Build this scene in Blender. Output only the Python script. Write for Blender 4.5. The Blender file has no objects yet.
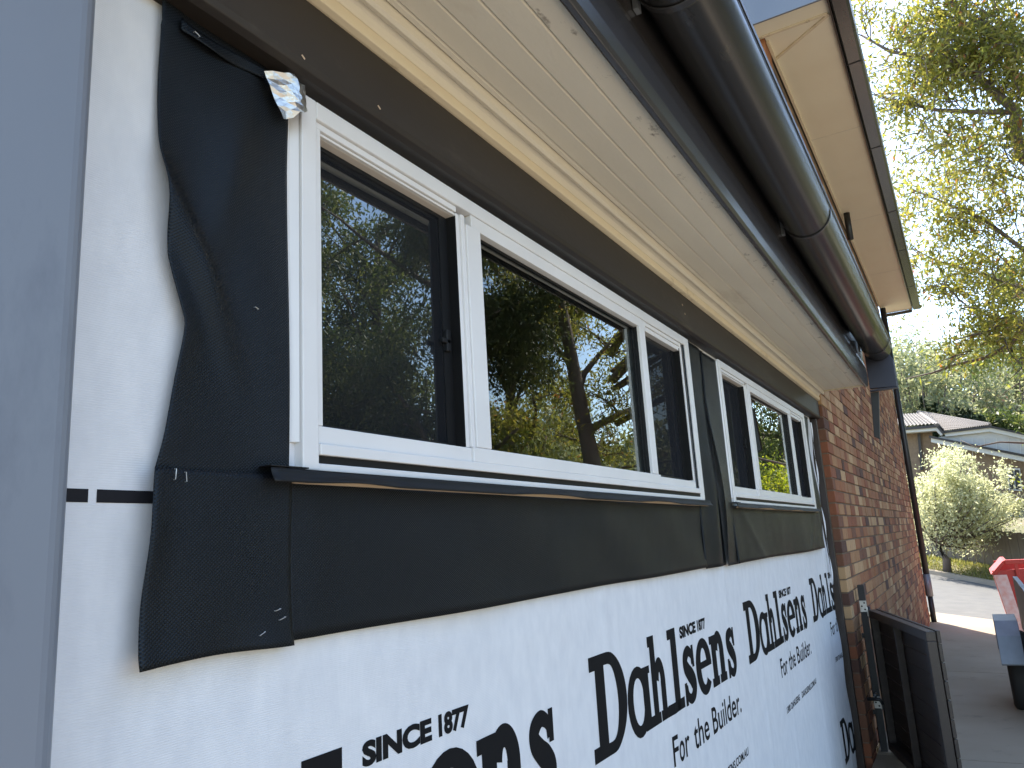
import bpy, bmesh, math, random
import numpy as np
from mathutils import Matrix, Vector
random.seed(7); RNG = np.random.default_rng(11)
scene = bpy.context.scene
col = scene.collection

# ------------------------------------------------------------------ camera
# world: X along the wall, -Y out of the wall, Z up, eye level at z = 0, ground at z = G
G = -1.55
CAMY = -0.83
FPX = 777.7
CM = ((0.501748, -0.862993, -0.059095),      # right
      (0.149697, 0.153915, -0.976679),       # down
      (0.851962, 0.481200, 0.206414))        # forward
cam_d = bpy.data.cameras.new('camera'); cam = bpy.data.objects.new('camera', cam_d); col.objects.link(cam)
r_, d_, f_ = [Vector(v) for v in CM]
m = Matrix((r_, -d_, -f_)).transposed().to_4x4(); m.translation = (0, CAMY, 0)
cam.matrix_world = m
cam_d.sensor_width = 36; cam_d.lens = FPX / 1024 * 36; cam_d.clip_start = .02; cam_d.clip_end = 3000
scene.camera = cam
def ray(px, py):
    a, b = (px - 512) / FPX, (py - 384) / FPX
    return Vector(CM[2]) + Vector(CM[0]) * a + Vector(CM[1]) * b
def onX(px, py, X): d = ray(px, py); return Vector((0, CAMY, 0)) + d * (X / d.x)
def onY(px, py, Y): d = ray(px, py); return Vector((0, CAMY, 0)) + d * ((Y - CAMY) / d.y)

# ------------------------------------------------------------------ world, sun, exposure
SUN_EL = math.radians(52); SUN_H = Vector((0.87, 0.49, 0)).normalized()   # towards the sun
world = bpy.data.worlds.new('World'); scene.world = world; world.use_nodes = True
nt = world.node_tree; nt.nodes.clear()
sky = nt.nodes.new('ShaderNodeTexSky'); sky.sky_type = 'NISHITA'; sky.sun_disc = False
sky.sun_elevation = SUN_EL; sky.sun_rotation = math.atan2(SUN_H.x, SUN_H.y)
sky.air_density = 1.0; sky.dust_density = 0.6; sky.ozone_density = 0.4; sky.altitude = 60
bg = nt.nodes.new('ShaderNodeBackground'); bg.inputs[1].default_value = 0.15
wo = nt.nodes.new('ShaderNodeOutputWorld')
nt.links.new(sky.outputs[0], bg.inputs[0]); nt.links.new(bg.outputs[0], wo.inputs[0])
sd = bpy.data.lights.new('sun', 'SUN'); sd.energy = 3.9; sd.angle = math.radians(.53); sd.color = (1, .94, .84)
sun = bpy.data.objects.new('sun', sd); col.objects.link(sun)
sv = Vector((SUN_H.x * math.cos(SUN_EL), SUN_H.y * math.cos(SUN_EL), math.sin(SUN_EL)))
sun.rotation_euler = (-sv).to_track_quat('-Z', 'Y').to_euler()
vs = scene.view_settings
vs.view_transform = 'Standard'; vs.look = 'None'; vs.gamma = 1; vs.use_curve_mapping = False
vs.exposure = 1.9
scene.render.engine = 'CYCLES'
scene.cycles.max_bounces = 8; scene.cycles.transparent_max_bounces = 12

# ------------------------------------------------------------------ materials
MATS = {}
def nd(t, k, **kw):
    n = t.nodes.new(k)
    for a, b in kw.items(): setattr(n, a, b)
    return n
def mat(name, c, rough=.6, metal=0, c2=None, nscale=8, bump=0, bscale=60, spec=.5, stretch=None, c3=None, n3=2, coat=0):
    """plain painted / natural surface: two colours mixed by noise, fine bump"""
    M = bpy.data.materials.new(name); M.use_nodes = True; t = M.node_tree; p = t.nodes['Principled BSDF']
    p.inputs['Roughness'].default_value = rough; p.inputs['Metallic'].default_value = metal
    p.inputs['Specular IOR Level'].default_value = spec; p.inputs['Coat Weight'].default_value = coat
    tc = nd(t, 'ShaderNodeTexCoord'); src = tc.outputs['Object']
    if stretch:
        mp = nd(t, 'ShaderNodeMapping'); mp.inputs['Scale'].default_value = stretch
        t.links.new(src, mp.inputs[0]); src = mp.outputs[0]
    cur = None
    if c2 is not None:
        n = nd(t, 'ShaderNodeTexNoise'); n.inputs['Scale'].default_value = nscale; n.inputs['Detail'].default_value = 5
        t.links.new(src, n.inputs[0])
        r = nd(t, 'ShaderNodeMapRange'); r.inputs[1].default_value = .3; r.inputs[2].default_value = .7
        t.links.new(n.outputs[0], r.inputs[0])
        x = nd(t, 'ShaderNodeMixRGB'); x.inputs[1].default_value = (*c, 1); x.inputs[2].default_value = (*c2, 1)
        t.links.new(r.outputs[0], x.inputs[0]); cur = x.outputs[0]
    if c3 is not None:
        n = nd(t, 'ShaderNodeTexNoise'); n.inputs['Scale'].default_value = n3; n.inputs['Detail'].default_value = 8; n.inputs['Roughness'].default_value = .7
        t.links.new(src, n.inputs[0])
        r = nd(t, 'ShaderNodeMapRange'); r.inputs[1].default_value = .58; r.inputs[2].default_value = .72
        t.links.new(n.outputs[0], r.inputs[0])
        x = nd(t, 'ShaderNodeMixRGB'); x.inputs[1].default_value = (*c, 1); x.inputs[2].default_value = (*c3, 1)
        if cur: t.links.new(cur, x.inputs[1])
        t.links.new(r.outputs[0], x.inputs[0]); cur = x.outputs[0]
    if cur: t.links.new(cur, p.inputs['Base Color'])
    else: p.inputs['Base Color'].default_value = (*c, 1)
    if bump:
        n = nd(t, 'ShaderNodeTexNoise'); n.inputs['Scale'].default_value = bscale; n.inputs['Detail'].default_value = 4
        t.links.new(src, n.inputs[0])
        b = nd(t, 'ShaderNodeBump'); b.inputs['Strength'].default_value = bump; b.inputs['Distance'].default_value = .004
        t.links.new(n.outputs[0], b.inputs['Height']); t.links.new(b.outputs[0], p.inputs['Normal'])
    MATS[name] = M; return M

mat('upvc', (.78, .77, .76), .32, c2=(.72, .71, .70), nscale=5, bump=.05, bscale=25)
mat('gasket', (.007, .007, .0075), .5, spec=.3)
mat('beam', (.021, .0155, .012), .5, c2=(.031, .024, .019), nscale=6, bump=.12, bscale=90, stretch=(.3, 1, 1), c3=(.055, .045, .036), n3=9)
mat('cream', (.72, .61, .44), .6, c2=(.78, .68, .50), nscale=9, bump=.15, bscale=70, stretch=(.3, 1, 1), c3=(.36, .27, .15), n3=14)
mat('soffit', (.73, .68, .58), .7, c2=(.79, .74, .63), nscale=7, bump=.2, bscale=120, stretch=(.35, 1, 1), c3=(.66, .60, .50), n3=5)
mat('soffit_stained', (.73, .68, .58), .7, c2=(.77, .72, .61), nscale=7, bump=.2, bscale=120, stretch=(.5, 1, 1), c3=(.16, .13, .10), n3=26)
mat('upper_soffit', (.88, .81, .64), .7, c2=(.91, .85, .68), nscale=2.5, bump=.1, bscale=30)
mat('steel_dark', (.034, .033, .037), .22, c2=(.045, .042, .043), nscale=5, bump=.05, bscale=14, spec=.8, c3=(.055, .05, .045), n3=12, stretch=(.4, 1, 1))
mat('gutter', (.022, .022, .024), .27, c2=(.032, .030, .028), nscale=3, bump=.04, bscale=8, spec=.6, stretch=(.3, 1, 1), c3=(.05, .045, .036), n3=9)
mat('steel_navy', (.022, .024, .040), .4, c2=(.03, .032, .05), nscale=6)
mat('steel_blue', (.165, .185, .225), .40, c2=(.195, .215, .25), nscale=3, bump=.12, bscale=5, spec=.5, stretch=(1, 1, .35), c3=(.14, .155, .19), n3=4)
mat('mortar', (.15, .105, .072), .95, c2=(.20, .145, .10), nscale=30, bump=.5, bscale=90)
mat('concrete', (.275, .222, .155), .85, c2=(.335, .275, .20), nscale=1.7, bump=.3, bscale=40, c3=(.185, .15, .11), n3=3.5)
mat('asphalt', (.085, .082, .078), .9, c2=(.115, .11, .10), nscale=3, bump=.5, bscale=60)
mat('earth', (.20, .165, .10), .95, c2=(.15, .145, .07), nscale=1.5, bump=.4, bscale=20)
mat('tape', (.016, .016, .019), .7, spec=.15)
mat('ink', (.010, .010, .011), .7, spec=.12)
mat('staple', (.6, .6, .59), .4, metal=.6)
mat('timber', (.55, .42, .30), .7, c2=(.62, .49, .36), nscale=20, stretch=(.2, 1, 1))
mat('room', (.10, .10, .10), .9)
mat('gate', (.020, .0135, .0115), .42, c2=(.032, .021, .017), nscale=6, bump=.1, bscale=40, c3=(.05, .04, .033), n3=10)
mat('black_metal', (.014, .015, .017), .45, c2=(.022, .022, .023), nscale=9)
mat('zinc', (.62, .62, .60), .35, metal=.85, c2=(.5, .5, .48), nscale=40)
mat('galv', (.24, .26, .29), .5, metal=.4, c2=(.19, .205, .225), nscale=10, bump=.05)
mat('rubber', (.014, .014, .014), .75, bump=.3, bscale=60)
mat('skip_red', (.55, .035, .018), .42, c2=(.42, .03, .018), nscale=3, c3=(.30, .10, .06), n3=7)
mat('far_brick', (.30, .215, .14), .9, c2=(.22, .155, .105), nscale=9, bump=.3)
mat('far_tile', (.115, .098, .085), .75, c2=(.15, .13, .115), nscale=5)
mat('far_white', (.72, .71, .68), .6)
mat('far_panel', (.62, .61, .58), .7, c2=(.56, .55, .53), nscale=2)
mat('far_dark', (.045, .04, .038), .5)
mat('terracotta', (.48, .22, .12), .8, c2=(.40, .19, .11), nscale=6)
mat('paling', (.20, .165, .13), .9, c2=(.13, .11, .09), nscale=4, stretch=(3, 3, .4), bump=.3)
mat('bark', (.10, .075, .058), .9, c2=(.17, .135, .11), nscale=3, bump=.5, bscale=25, stretch=(1, 1, .3))
mat('bark_pale', (.30, .24, .19), .9, c2=(.18, .13, .10), nscale=2.2, bump=.3, bscale=25)
mat('mesh_frame', (.72, .66, .60), .5)
mat('faded_red', (.78, .36, .28), .6, c2=(.85, .62, .55), nscale=16)

# brick colours
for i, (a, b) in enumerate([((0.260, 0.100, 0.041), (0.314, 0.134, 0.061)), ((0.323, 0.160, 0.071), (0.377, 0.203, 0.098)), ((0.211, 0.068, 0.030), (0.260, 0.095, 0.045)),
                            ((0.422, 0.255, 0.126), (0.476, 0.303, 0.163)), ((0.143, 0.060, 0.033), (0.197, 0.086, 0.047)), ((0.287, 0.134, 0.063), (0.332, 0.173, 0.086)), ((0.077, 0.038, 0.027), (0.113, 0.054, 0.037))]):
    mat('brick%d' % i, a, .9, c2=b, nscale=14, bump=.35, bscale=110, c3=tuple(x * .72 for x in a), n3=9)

def leafmat(name, cols, trans=.55):
    M = bpy.data.materials.new(name); M.use_nodes = True; t = M.node_tree; t.nodes.clear()
    g = nd(t, 'ShaderNodeNewGeometry'); rmp = nd(t, 'ShaderNodeValToRGB')
    el = rmp.color_ramp.elements
    while len(el) < len(cols): el.new(.5)
    for i, (p, c) in enumerate(cols): el[i].position = p; el[i].color = (*c, 1)
    t.links.new(g.outputs['Random Per Island'], rmp.inputs[0])
    d = nd(t, 'ShaderNodeBsdfPrincipled'); d.inputs['Roughness'].default_value = .5; d.inputs['Specular IOR Level'].default_value = .4
    tr = nd(t, 'ShaderNodeBsdfTranslucent'); mx = nd(t, 'ShaderNodeMixShader'); mx.inputs[0].default_value = trans
    hs = nd(t, 'ShaderNodeHueSaturation'); hs.inputs['Saturation'].default_value = 1.1; hs.inputs['Value'].default_value = 1.7
    t.links.new(rmp.outputs[0], d.inputs['Base Color']); t.links.new(rmp.outputs[0], hs.inputs['Color']); t.links.new(hs.outputs[0], tr.inputs[0])
    t.links.new(d.outputs[0], mx.inputs[1]); t.links.new(tr.outputs[0], mx.inputs[2])
    o = nd(t, 'ShaderNodeOutputMaterial'); t.links.new(mx.outputs[0], o.inputs[0]); MATS[name] = M
leafmat('leaf_gum', [(0, (.10, .11, .026)), (.45, (.185, .185, .042)), (.8, (.28, .25, .06)), (.965, (.22, .18, .06)), (.99, (.26, .11, .045))], .58)
leafmat('leaf_dark', [(0, (.038, .05, .018)), (.6, (.075, .09, .03)), (1, (.12, .125, .045))], .4)
leafmat('leaf_yellow', [(0, (.11, .14, .02)), (.5, (.20, .22, .03)), (1, (.30, .28, .045))], .5)
leafmat('leaf_silver', [(0, (.30, .31, .17)), (.5, (.46, .46, .28)), (1, (.62, .60, .40))], .45)
leafmat('leaf_mid', [(0, (.05, .075, .022)), (.5, (.10, .125, .035)), (1, (.17, .17, .055))], .4)
leafmat('leaf_far', [(0, (.12, .14, .07)), (.5, (.20, .215, .11)), (1, (.30, .29, .16))], .45)
leafmat('leaf_twig', [(0, (.16, .13, .11)), (.5, (.24, .20, .17)), (1, (.30, .26, .22))], .2)
leafmat('leaf_cypress', [(0, (.018, .032, .014)), (.6, (.03, .05, .02)), (1, (.05, .07, .026))], .2)
leafmat('grass', [(0, (.10, .12, .03)), (.5, (.20, .20, .06)), (1, (.32, .28, .11))], .4)

def membrane_mat():
    M = bpy.data.materials.new('membrane'); M.use_nodes = True; t = M.node_tree; p = t.nodes['Principled BSDF']
    tc = nd(t, 'ShaderNodeTexCoord')
    hs = []
    for a in (1, -1):
        mp = nd(t, 'ShaderNodeMapping'); mp.inputs['Rotation'].default_value = (0, math.radians(38 * a), 0)
        w = nd(t, 'ShaderNodeTexWave'); w.bands_direction = 'Z' ; w.inputs['Scale'].default_value = 88; w.inputs['Distortion'].default_value = .15
        t.links.new(tc.outputs['Object'], mp.inputs[0]); t.links.new(mp.outputs[0], w.inputs[0]); hs.append(w)
    mn = nd(t, 'ShaderNodeMath', operation='MULTIPLY'); t.links.new(hs[0].outputs[1], mn.inputs[0]); t.links.new(hs[1].outputs[1], mn.inputs[1])
    n = nd(t, 'ShaderNodeTexNoise'); n.inputs['Scale'].default_value = 7; t.links.new(tc.outputs['Object'], n.inputs[0])
    r = nd(t, 'ShaderNodeMapRange'); r.inputs[3].default_value = .28; r.inputs[4].default_value = .46
    t.links.new(n.outputs[0], r.inputs[0]); t.links.new(r.outputs[0], p.inputs['Roughness'])
    x = nd(t, 'ShaderNodeMixRGB'); x.inputs[1].default_value = (.003, .0032, .004, 1); x.inputs[2].default_value = (.007, .0075, .009, 1)
    t.links.new(mn.outputs[0], x.inputs[0]); t.links.new(x.outputs[0], p.inputs['Base Color'])
    b = nd(t, 'ShaderNodeBump'); b.inputs['Strength'].default_value = .5; b.inputs['Distance'].default_value = .0015
    t.links.new(mn.outputs[0], b.inputs['Height']); t.links.new(b.outputs[0], p.inputs['Normal'])
    p.inputs['Specular IOR Level'].default_value = .36; p.inputs['Specular Tint'].default_value = (.70, .85, 1, 1)
    MATS['membrane'] = M
membrane_mat()

def wrap_mat():
    M = bpy.data.materials.new('wrap'); M.use_nodes = True; t = M.node_tree; p = t.nodes['Principled BSDF']
    tc = nd(t, 'ShaderNodeTexCoord')
    n = nd(t, 'ShaderNodeTexNoise'); n.inputs['Scale'].default_value = 22; n.inputs['Detail'].default_value = 6
    mp = nd(t, 'ShaderNodeMapping'); mp.inputs['Scale'].default_value = (1.6, 1, .8)
    t.links.new(tc.outputs['Object'], mp.inputs[0]); t.links.new(mp.outputs[0], n.inputs[0])
    x = nd(t, 'ShaderNodeMixRGB'); x.inputs[1].default_value = (.62, .63, .655, 1); x.inputs[2].default_value = (.80, .80, .805, 1)
    t.links.new(n.outputs[0], x.inputs[0]); t.links.new(x.outputs[0], p.inputs['Base Color'])
    p.inputs['Roughness'].default_value = .55; p.inputs['Specular IOR Level'].default_value = .35
    w = nd(t, 'ShaderNodeTexWave'); w.bands_direction = 'Z'; w.inputs['Scale'].default_value = 110; w.inputs['Distortion'].default_value = .6
    t.links.new(tc.outputs['Object'], w.inputs[0])
    ad = nd(t, 'ShaderNodeMath', operation='ADD'); t.links.new(n.outputs[0], ad.inputs[0])
    ml = nd(t, 'ShaderNodeMath', operation='MULTIPLY'); ml.inputs[1].default_value = .25
    t.links.new(w.outputs[1], ml.inputs[0]); t.links.new(ml.outputs[0], ad.inputs[1])
    b = nd(t, 'ShaderNodeBump'); b.inputs['Strength'].default_value = .22; b.inputs['Distance'].default_value = .003
    t.links.new(ad.outputs[0], b.inputs['Height']); t.links.new(b.outputs[0], p.inputs['Normal'])
    MATS['wrap'] = M
wrap_mat()

def glass_mat(name, k):
    M = bpy.data.materials.new(name); M.use_nodes = True; t = M.node_tree; t.nodes.clear()
    fr = nd(t, 'ShaderNodeFresnel'); fr.inputs[0].default_value = 1.52
    ml = nd(t, 'ShaderNodeMath', operation='MULTIPLY'); ml.inputs[1].default_value = k; ml.use_clamp = True
    t.links.new(fr.outputs[0], ml.inputs[0])
    gl = nd(t, 'ShaderNodeBsdfGlossy'); gl.inputs['Roughness'].default_value = .004; gl.inputs[0].default_value = (.96, 1, .98, 1)
    tr = nd(t, 'ShaderNodeBsdfTransparent'); tr.inputs[0].default_value = (.80, .86, .84, 1)
    mx = nd(t, 'ShaderNodeMixShader'); t.links.new(ml.outputs[0], mx.inputs[0]); t.links.new(tr.outputs[0], mx.inputs[1]); t.links.new(gl.outputs[0], mx.inputs[2])
    o = nd(t, 'ShaderNodeOutputMaterial'); t.links.new(mx.outputs[0], o.inputs[0]); MATS[name] = M
glass_mat('glass', 1.85)
def screen_mat():
    M = bpy.data.materials.new('screen'); M.use_nodes = True; t = M.node_tree; t.nodes.clear()
    d = nd(t, 'ShaderNodeBsdfDiffuse'); d.inputs[0].default_value = (.022, .023, .026, 1)
    tr = nd(t, 'ShaderNodeBsdfTransparent'); mx = nd(t, 'ShaderNodeMixShader'); mx.inputs[0].default_value = .60
    lw = nd(t, 'ShaderNodeLayerWeight'); lw.inputs[0].default_value = .5; mr = nd(t, 'ShaderNodeMapRange'); mr.inputs[1].default_value = .25; mr.inputs[2].default_value = .9; mr.inputs[3].default_value = .42; mr.inputs[4].default_value = .93; t.links.new(lw.outputs['Facing'], mr.inputs[0]); t.links.new(mr.outputs[0], mx.inputs[0])   # woven mesh closes up at a slant
    t.links.new(tr.outputs[0], mx.inputs[1]); t.links.new(d.outputs[0], mx.inputs[2])
    o = nd(t, 'ShaderNodeOutputMaterial'); t.links.new(mx.outputs[0], o.inputs[0]); MATS['screen'] = M
screen_mat()
mat('foil', (.58, .58, .58), .36, metal=1, bump=.5, bscale=90)

# ------------------------------------------------------------------ mesh helpers
def tag(o, label=None, cat=None, group=None, kind=None):
    if label: o['label'] = label
    if cat: o['category'] = cat
    if group: o['group'] = group
    if kind: o['kind'] = kind
    return o
def empty(name, loc, label=None, cat=None, group=None):
    o = bpy.data.objects.new(name, None); o.empty_display_size = .1; col.objects.link(o); o.location = loc
    bpy.context.view_layer.update()
    return tag(o, label, cat, group)
def link(name, me, material, parent=None, smooth=False):
    if material: me.materials.append(MATS[material])
    o = bpy.data.objects.new(name, me); col.objects.link(o)
    if parent:
        o.parent = parent
        L = Vector((0, 0, 0)); q = parent
        while q: L += q.location; q = q.parent
        o.location = -L
    if smooth: me.shade_smooth()
    return o
class MB:
    def __init__(s): s.v = []; s.f = []
    def poly(s, pts): n = len(s.v); s.v += [tuple(p) for p in pts]; s.f.append(tuple(range(n, n + len(pts)))); return s
    def box(s, x0, x1, y0, y1, z0, z1):
        n = len(s.v)
        s.v += [(x, y, z) for z in (z0, z1) for x, y in ((x0, y0), (x1, y0), (x1, y1), (x0, y1))]
        s.f += [tuple(n + i for i in q) for q in ((3, 2, 1, 0), (4, 5, 6, 7), (0, 1, 5, 4), (1, 2, 6, 5), (2, 3, 7, 6), (3, 0, 4, 7))]; return s
    def hexa(s, p):   # 8 points, bottom ring then top ring
        n = len(s.v); s.v += [tuple(q) for q in p]
        s.f += [tuple(n + i for i in q) for q in ((3, 2, 1, 0), (4, 5, 6, 7), (0, 1, 5, 4), (1, 2, 6, 5), (2, 3, 7, 6), (3, 0, 4, 7))]; return s
    def prism(s, prof, a0, a1, axis='x', seg=1):   # closed profile swept along an axis
        n0 = len(s.v); k = len(prof)
        for i in range(seg + 1):
            a = a0 + (a1 - a0) * i / seg
            for p, q in prof: s.v.append((a, p, q) if axis == 'x' else (p, a, q) if axis == 'y' else (p, q, a))
        for i in range(seg):
            for j in range(k):
                b = n0 + i * k; s.f.append((b + j, b + (j + 1) % k, b + k + (j + 1) % k, b + k + j))
        s.f.append(tuple(n0 + j for j in reversed(range(k)))); s.f.append(tuple(n0 + seg * k + j for j in range(k))); return s
    def tube(s, pts, rad, n=8):
        pts = [Vector(p) for p in pts]; base = len(s.v)
        up = Vector((.13, .27, .95))
        for i, p in enumerate(pts):
            t = (pts[min(i + 1, len(pts) - 1)] - pts[max(i - 1, 0)]).normalized()
            a = t.cross(up)
            if a.length < .05: a = t.cross(Vector((1, 0, 0)))
            a.normalize(); b = t.cross(a); r = rad[i] if hasattr(rad, '__len__') else rad
            for j in range(n):
                w = 2 * math.pi * j / n; s.v.append(tuple(p + a * (r * math.cos(w)) + b * (r * math.sin(w))))
        for i in range(len(pts) - 1):
            for j in range(n):
                c = base + i * n; s.f.append((c + j, c + (j + 1) % n, c + n + (j + 1) % n, c + n + j))
        s.f.append(tuple(base + j for j in reversed(range(n)))); s.f.append(tuple(base + (len(pts) - 1) * n + j for j in range(n))); return s
    def grid(s, fn, nu, nv):
        b = len(s.v)
        for i in range(nu + 1):
            for j in range(nv + 1): s.v.append(tuple(fn(i / nu, j / nv)))
        for i in range(nu):
            for j in range(nv):
                a = b + i * (nv + 1) + j; s.f.append((a, a + nv + 1, a + nv + 2, a + 1))
        return s
    def build(s, name, material, parent=None, bevel=0, smooth=False, seg=2, solid=0):
        me = bpy.data.meshes.new(name); me.from_pydata(s.v, [], s.f); me.update()
        bm = bmesh.new(); bm.from_mesh(me); bmesh.ops.recalc_face_normals(bm, faces=bm.faces); bm.to_mesh(me); bm.free()
        o = link(name, me, material, parent, smooth)
        if solid:
            md = o.modifiers.new('solid', 'SOLIDIFY'); md.thickness = solid; md.offset = 0
        if bevel:
            md = o.modifiers.new('bevel', 'BEVEL'); md.width = bevel; md.segments = seg; md.limit_method = 'ANGLE'; md.angle_limit = math.radians(40)
        return o
def sm(a, b, x): t = min(1, max(0, (x - a) / (b - a))); return t * t * (3 - 2 * t)
def gs(x, s): return math.exp(-(x / s) ** 2)

# ------------------------------------------------------------------ terrain
KP = Vector((15.47, -.22)); U = Vector((-.7071, -.7071)); B = Vector((.7071, -.7071))   # kerb point, along the road, across it
def ab(x, y): d = Vector((x, y)) - KP; return d.dot(U), d.dot(B)
def xy(a, b): p = KP + U * a + B * b; return p.x, p.y
ROADW = 7.1
def terrain(x, y):
    a, b = ab(x, y)
    bb = max(0, min(b, 9)); s = max(-14, min(14, a + bb))
    sl = .035 * sm(-5, 0, b) + .095 * sm(0, ROADW, b)
    z = G - sl * s
    z += .34 * sm(ROADW, 8.6, b) + 1.0 * sm(9.4, 14, b) + max(0, b - 14) * .09 * (1 - .5 * sm(60, 200, b))
    return z
mb = MB()
xs = np.unique(np.concatenate([np.linspace(-120, -20, 12), np.linspace(-20, 50, 141), np.linspace(50, 100, 26), np.linspace(100, 600, 20)]))
ys = np.unique(np.concatenate([np.linspace(-400, -40, 16), np.linspace(-40, 30, 141), np.linspace(30, 400, 16)]))
mb.grid(lambda u, v: (lambda x, y: (x, y, terrain(x, y) - .012))(float(np.interp(u, np.linspace(0, 1, len(xs)), xs)), float(np.interp(v, np.linspace(0, 1, len(ys)), ys))), len(xs) - 1, len(ys) - 1)
tag(mb.build('ground', 'earth', smooth=True), 'rough earth and leaf litter around the house and yards', 'ground', kind='structure')
mb = MB(); mb.grid(lambda u, v: (lambda p: (p[0], p[1], terrain(*p) + .004))(xy(-40 + 80 * u, .16 + (ROADW - .32) * v)), 160, 16)
tag(mb.build('road', 'asphalt', smooth=True), 'pale grey asphalt street running past the end of the driveway', 'road', kind='structure')
for bb, nm in ((0, 'near'), (ROADW, 'far')):
    mb = MB()
    h = .015 if bb == 0 else .11
    pr = [(-.16, 0), (-.16, h), (.13, h), (.16, 0)]
    if bb: pr = [(-p, q) for p, q in pr]
    n = 60; base = 0
    for i in range(n + 1):
        a = -40 + 80 * i / n
        for db, dz in pr:
            p = xy(a, bb + db); mb.v.append((p[0], p[1], terrain(*p) + dz + .004))
        if i:
            for j in range(3): c = (i - 1) * 4; mb.f.append((c + j, c + j + 1, c + j + 5, c + j + 4))
    tag(mb.build('kerb', 'concrete', smooth=False), 'concrete kerb along the %s side of the street' % nm, 'kerb', kind='structure')
# driveway: concrete slabs with tooled joints
dr = empty('driveway', (6, -2, G)); tag(dr, 'grey broom-finished concrete driveway beside the house', 'driveway', kind='structure')
jx = [-4.5, -1.0, 2.5, 6.0, 9.48, 12.98]
for i in range(len(jx)):
    x0 = jx[i] + .006; x1 = (jx[i + 1] - .006) if i + 1 < len(jx) else None
    for y0, y1 in ((-3.3, .02), (-6.4, -3.312), (-9.5, -6.412)):
        mb = MB(); y1 = y1 if y1 < 0 else -.058
        if x1: cor = [(x0, y0), (x1, y0), (x1, y1), (x0, y1)]
        else:   # last slab runs on to the kerb line
            e = lambda y: KP.x + (y - KP.y) - .25
            cor = [(x0, y0), (max(x0 + .05, e(y0)), y0), (e(y1), y1), (x0, y1)]
            if e(y0) < x0:
                yc = KP.y + (x0 + .05 + .25 - KP.x); cor = [(x0, yc), (x0 + .05, yc), (e(y1), y1), (x0, y1)]
                if yc > y1: continue
        g = 6
        def fn(u, v, cor=cor):
            a = Vector(cor[0]).lerp(Vector(cor[1]), u); b = Vector(cor[3]).lerp(Vector(cor[2]), u); p = a.lerp(b, v)
            return (p.x, p.y, terrain(p.x, p.y) + .03)
        mb.grid(fn, g, g)
        o = mb.build('slab', 'concrete', dr); md = o.modifiers.new('solid', 'SOLIDIFY'); md.thickness = .04; md.offset = -1

# ------------------------------------------------------------------ the house
HX1 = 14.2; BF = -.055; RX = 5.78        # end of the brick wall, its face, its near corner
house = empty('house', (5.78, 2, G), 'brick house with brown beam, boarded eaves, dark gutters and two white windows', 'house')
# brick wall: backing mortar + bricks
bw = MB().box(RX + .006, HX1 - .006, BF + .008, .20, G - .05, 3.60).build('brick_wall', 'mortar', house)
CH = .0855; BL = .24; BH = .0755; BD = .11
rows = int((3.58 - G) / CH)
bv = {}
def brickmesh(key, L, D, mi):
    if (key, mi) not in bv:
        j = random.Random(len(bv))
        me = MB().box(0, L, 0, D, 0, BH)
        b = .003
        me = bpy.data.meshes.new('brick')
        x0, x1, y0, y1, z0, z1 = 0, L, 0, D, 0, BH
        v = [(x0, y0 + b, z0), (x1, y0 + b, z0), (x1, y1, z0), (x0, y1, z0), (x0, y0 + b, z1), (x1, y0 + b, z1), (x1, y1, z1), (x0, y1, z1),
             (x0 + b, y0, z0 + b), (x1 - b, y0, z0 + b), (x1 - b, y0, z1 - b), (x0 + b, y0, z1 - b)]
        f = [(3, 2, 1, 0), (4, 5, 6, 7), (1, 2, 6, 5), (2, 3, 7, 6), (3, 0, 4, 7), (8, 9, 10, 11), (0, 1, 9, 8), (1, 5, 10, 9), (5, 4, 11, 10), (4, 0, 8, 11)]
        me.from_pydata(v, [], f); me.update(); me.materials.append(MATS['brick%d' % mi]); bv[(key, mi)] = me
    return bv[(key, mi)]
wts = [20, 18, 18, 16, 13, 18, 6]
cand = []
for r in range(rows):
    z = G + .02 + r * CH
    x = RX; first = True
    while x < HX1 - .03:
        L = (BL if r % 2 == 0 else .115) if first else BL
        if not first and random.random() < .22: L = .115      # mixed lengths as in the photo
        L = min(L, HX1 - x)
        key = 'full' if L > .2 else 'half' if L > .09 else None
        if key: cand.append((x, z, key, L, first, random.choices(range(7), [10, 3, 30, 3, 30, 6, 18] if first else wts)[0]))  # near-end bricks weighted to dark reds, jamb trim's shade put into their colour
        x += L + .010; first = False
def show(c):   # how large it appears
    d = math.hypot(c[0], .8); return c[3] * .8 / d ** 3 if -1.5 < c[1] < 1.0 + .2 * (c[0] - 5.8) else 0
cand.sort(key=show, reverse=True)
L0 = Vector(bw.location) + Vector(house.location)
stuff = {i: MB() for i in range(7)}
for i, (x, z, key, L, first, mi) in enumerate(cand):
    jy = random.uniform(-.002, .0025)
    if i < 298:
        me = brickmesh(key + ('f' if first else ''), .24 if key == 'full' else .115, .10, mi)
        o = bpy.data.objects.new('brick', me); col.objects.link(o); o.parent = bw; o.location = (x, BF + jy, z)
    else:
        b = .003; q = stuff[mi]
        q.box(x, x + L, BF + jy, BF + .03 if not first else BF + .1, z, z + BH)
allb = MB(); mi_list = []
me = bpy.data.meshes.new('brick_courses'); vv = []; ff = []; mids = []
for k, q in stuff.items():
    n = len(vv); vv += q.v; ff += [tuple(n + i for i in f) for f in q.f]; mids += [k] * len(q.f)
me.from_pydata(vv, [], ff); me.update()
for k in range(7): me.materials.append(MATS['brick%d' % k])
me.polygons.foreach_set('material_index', mids)
bc = bpy.data.objects.new('brick_courses', me); col.objects.link(bc); bc.parent = bw; tag(bc, kind='stuff')
# return of the brick pier: small header faces deeper than the wall backing, covered by the first bricks (0.10 deep)

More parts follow.
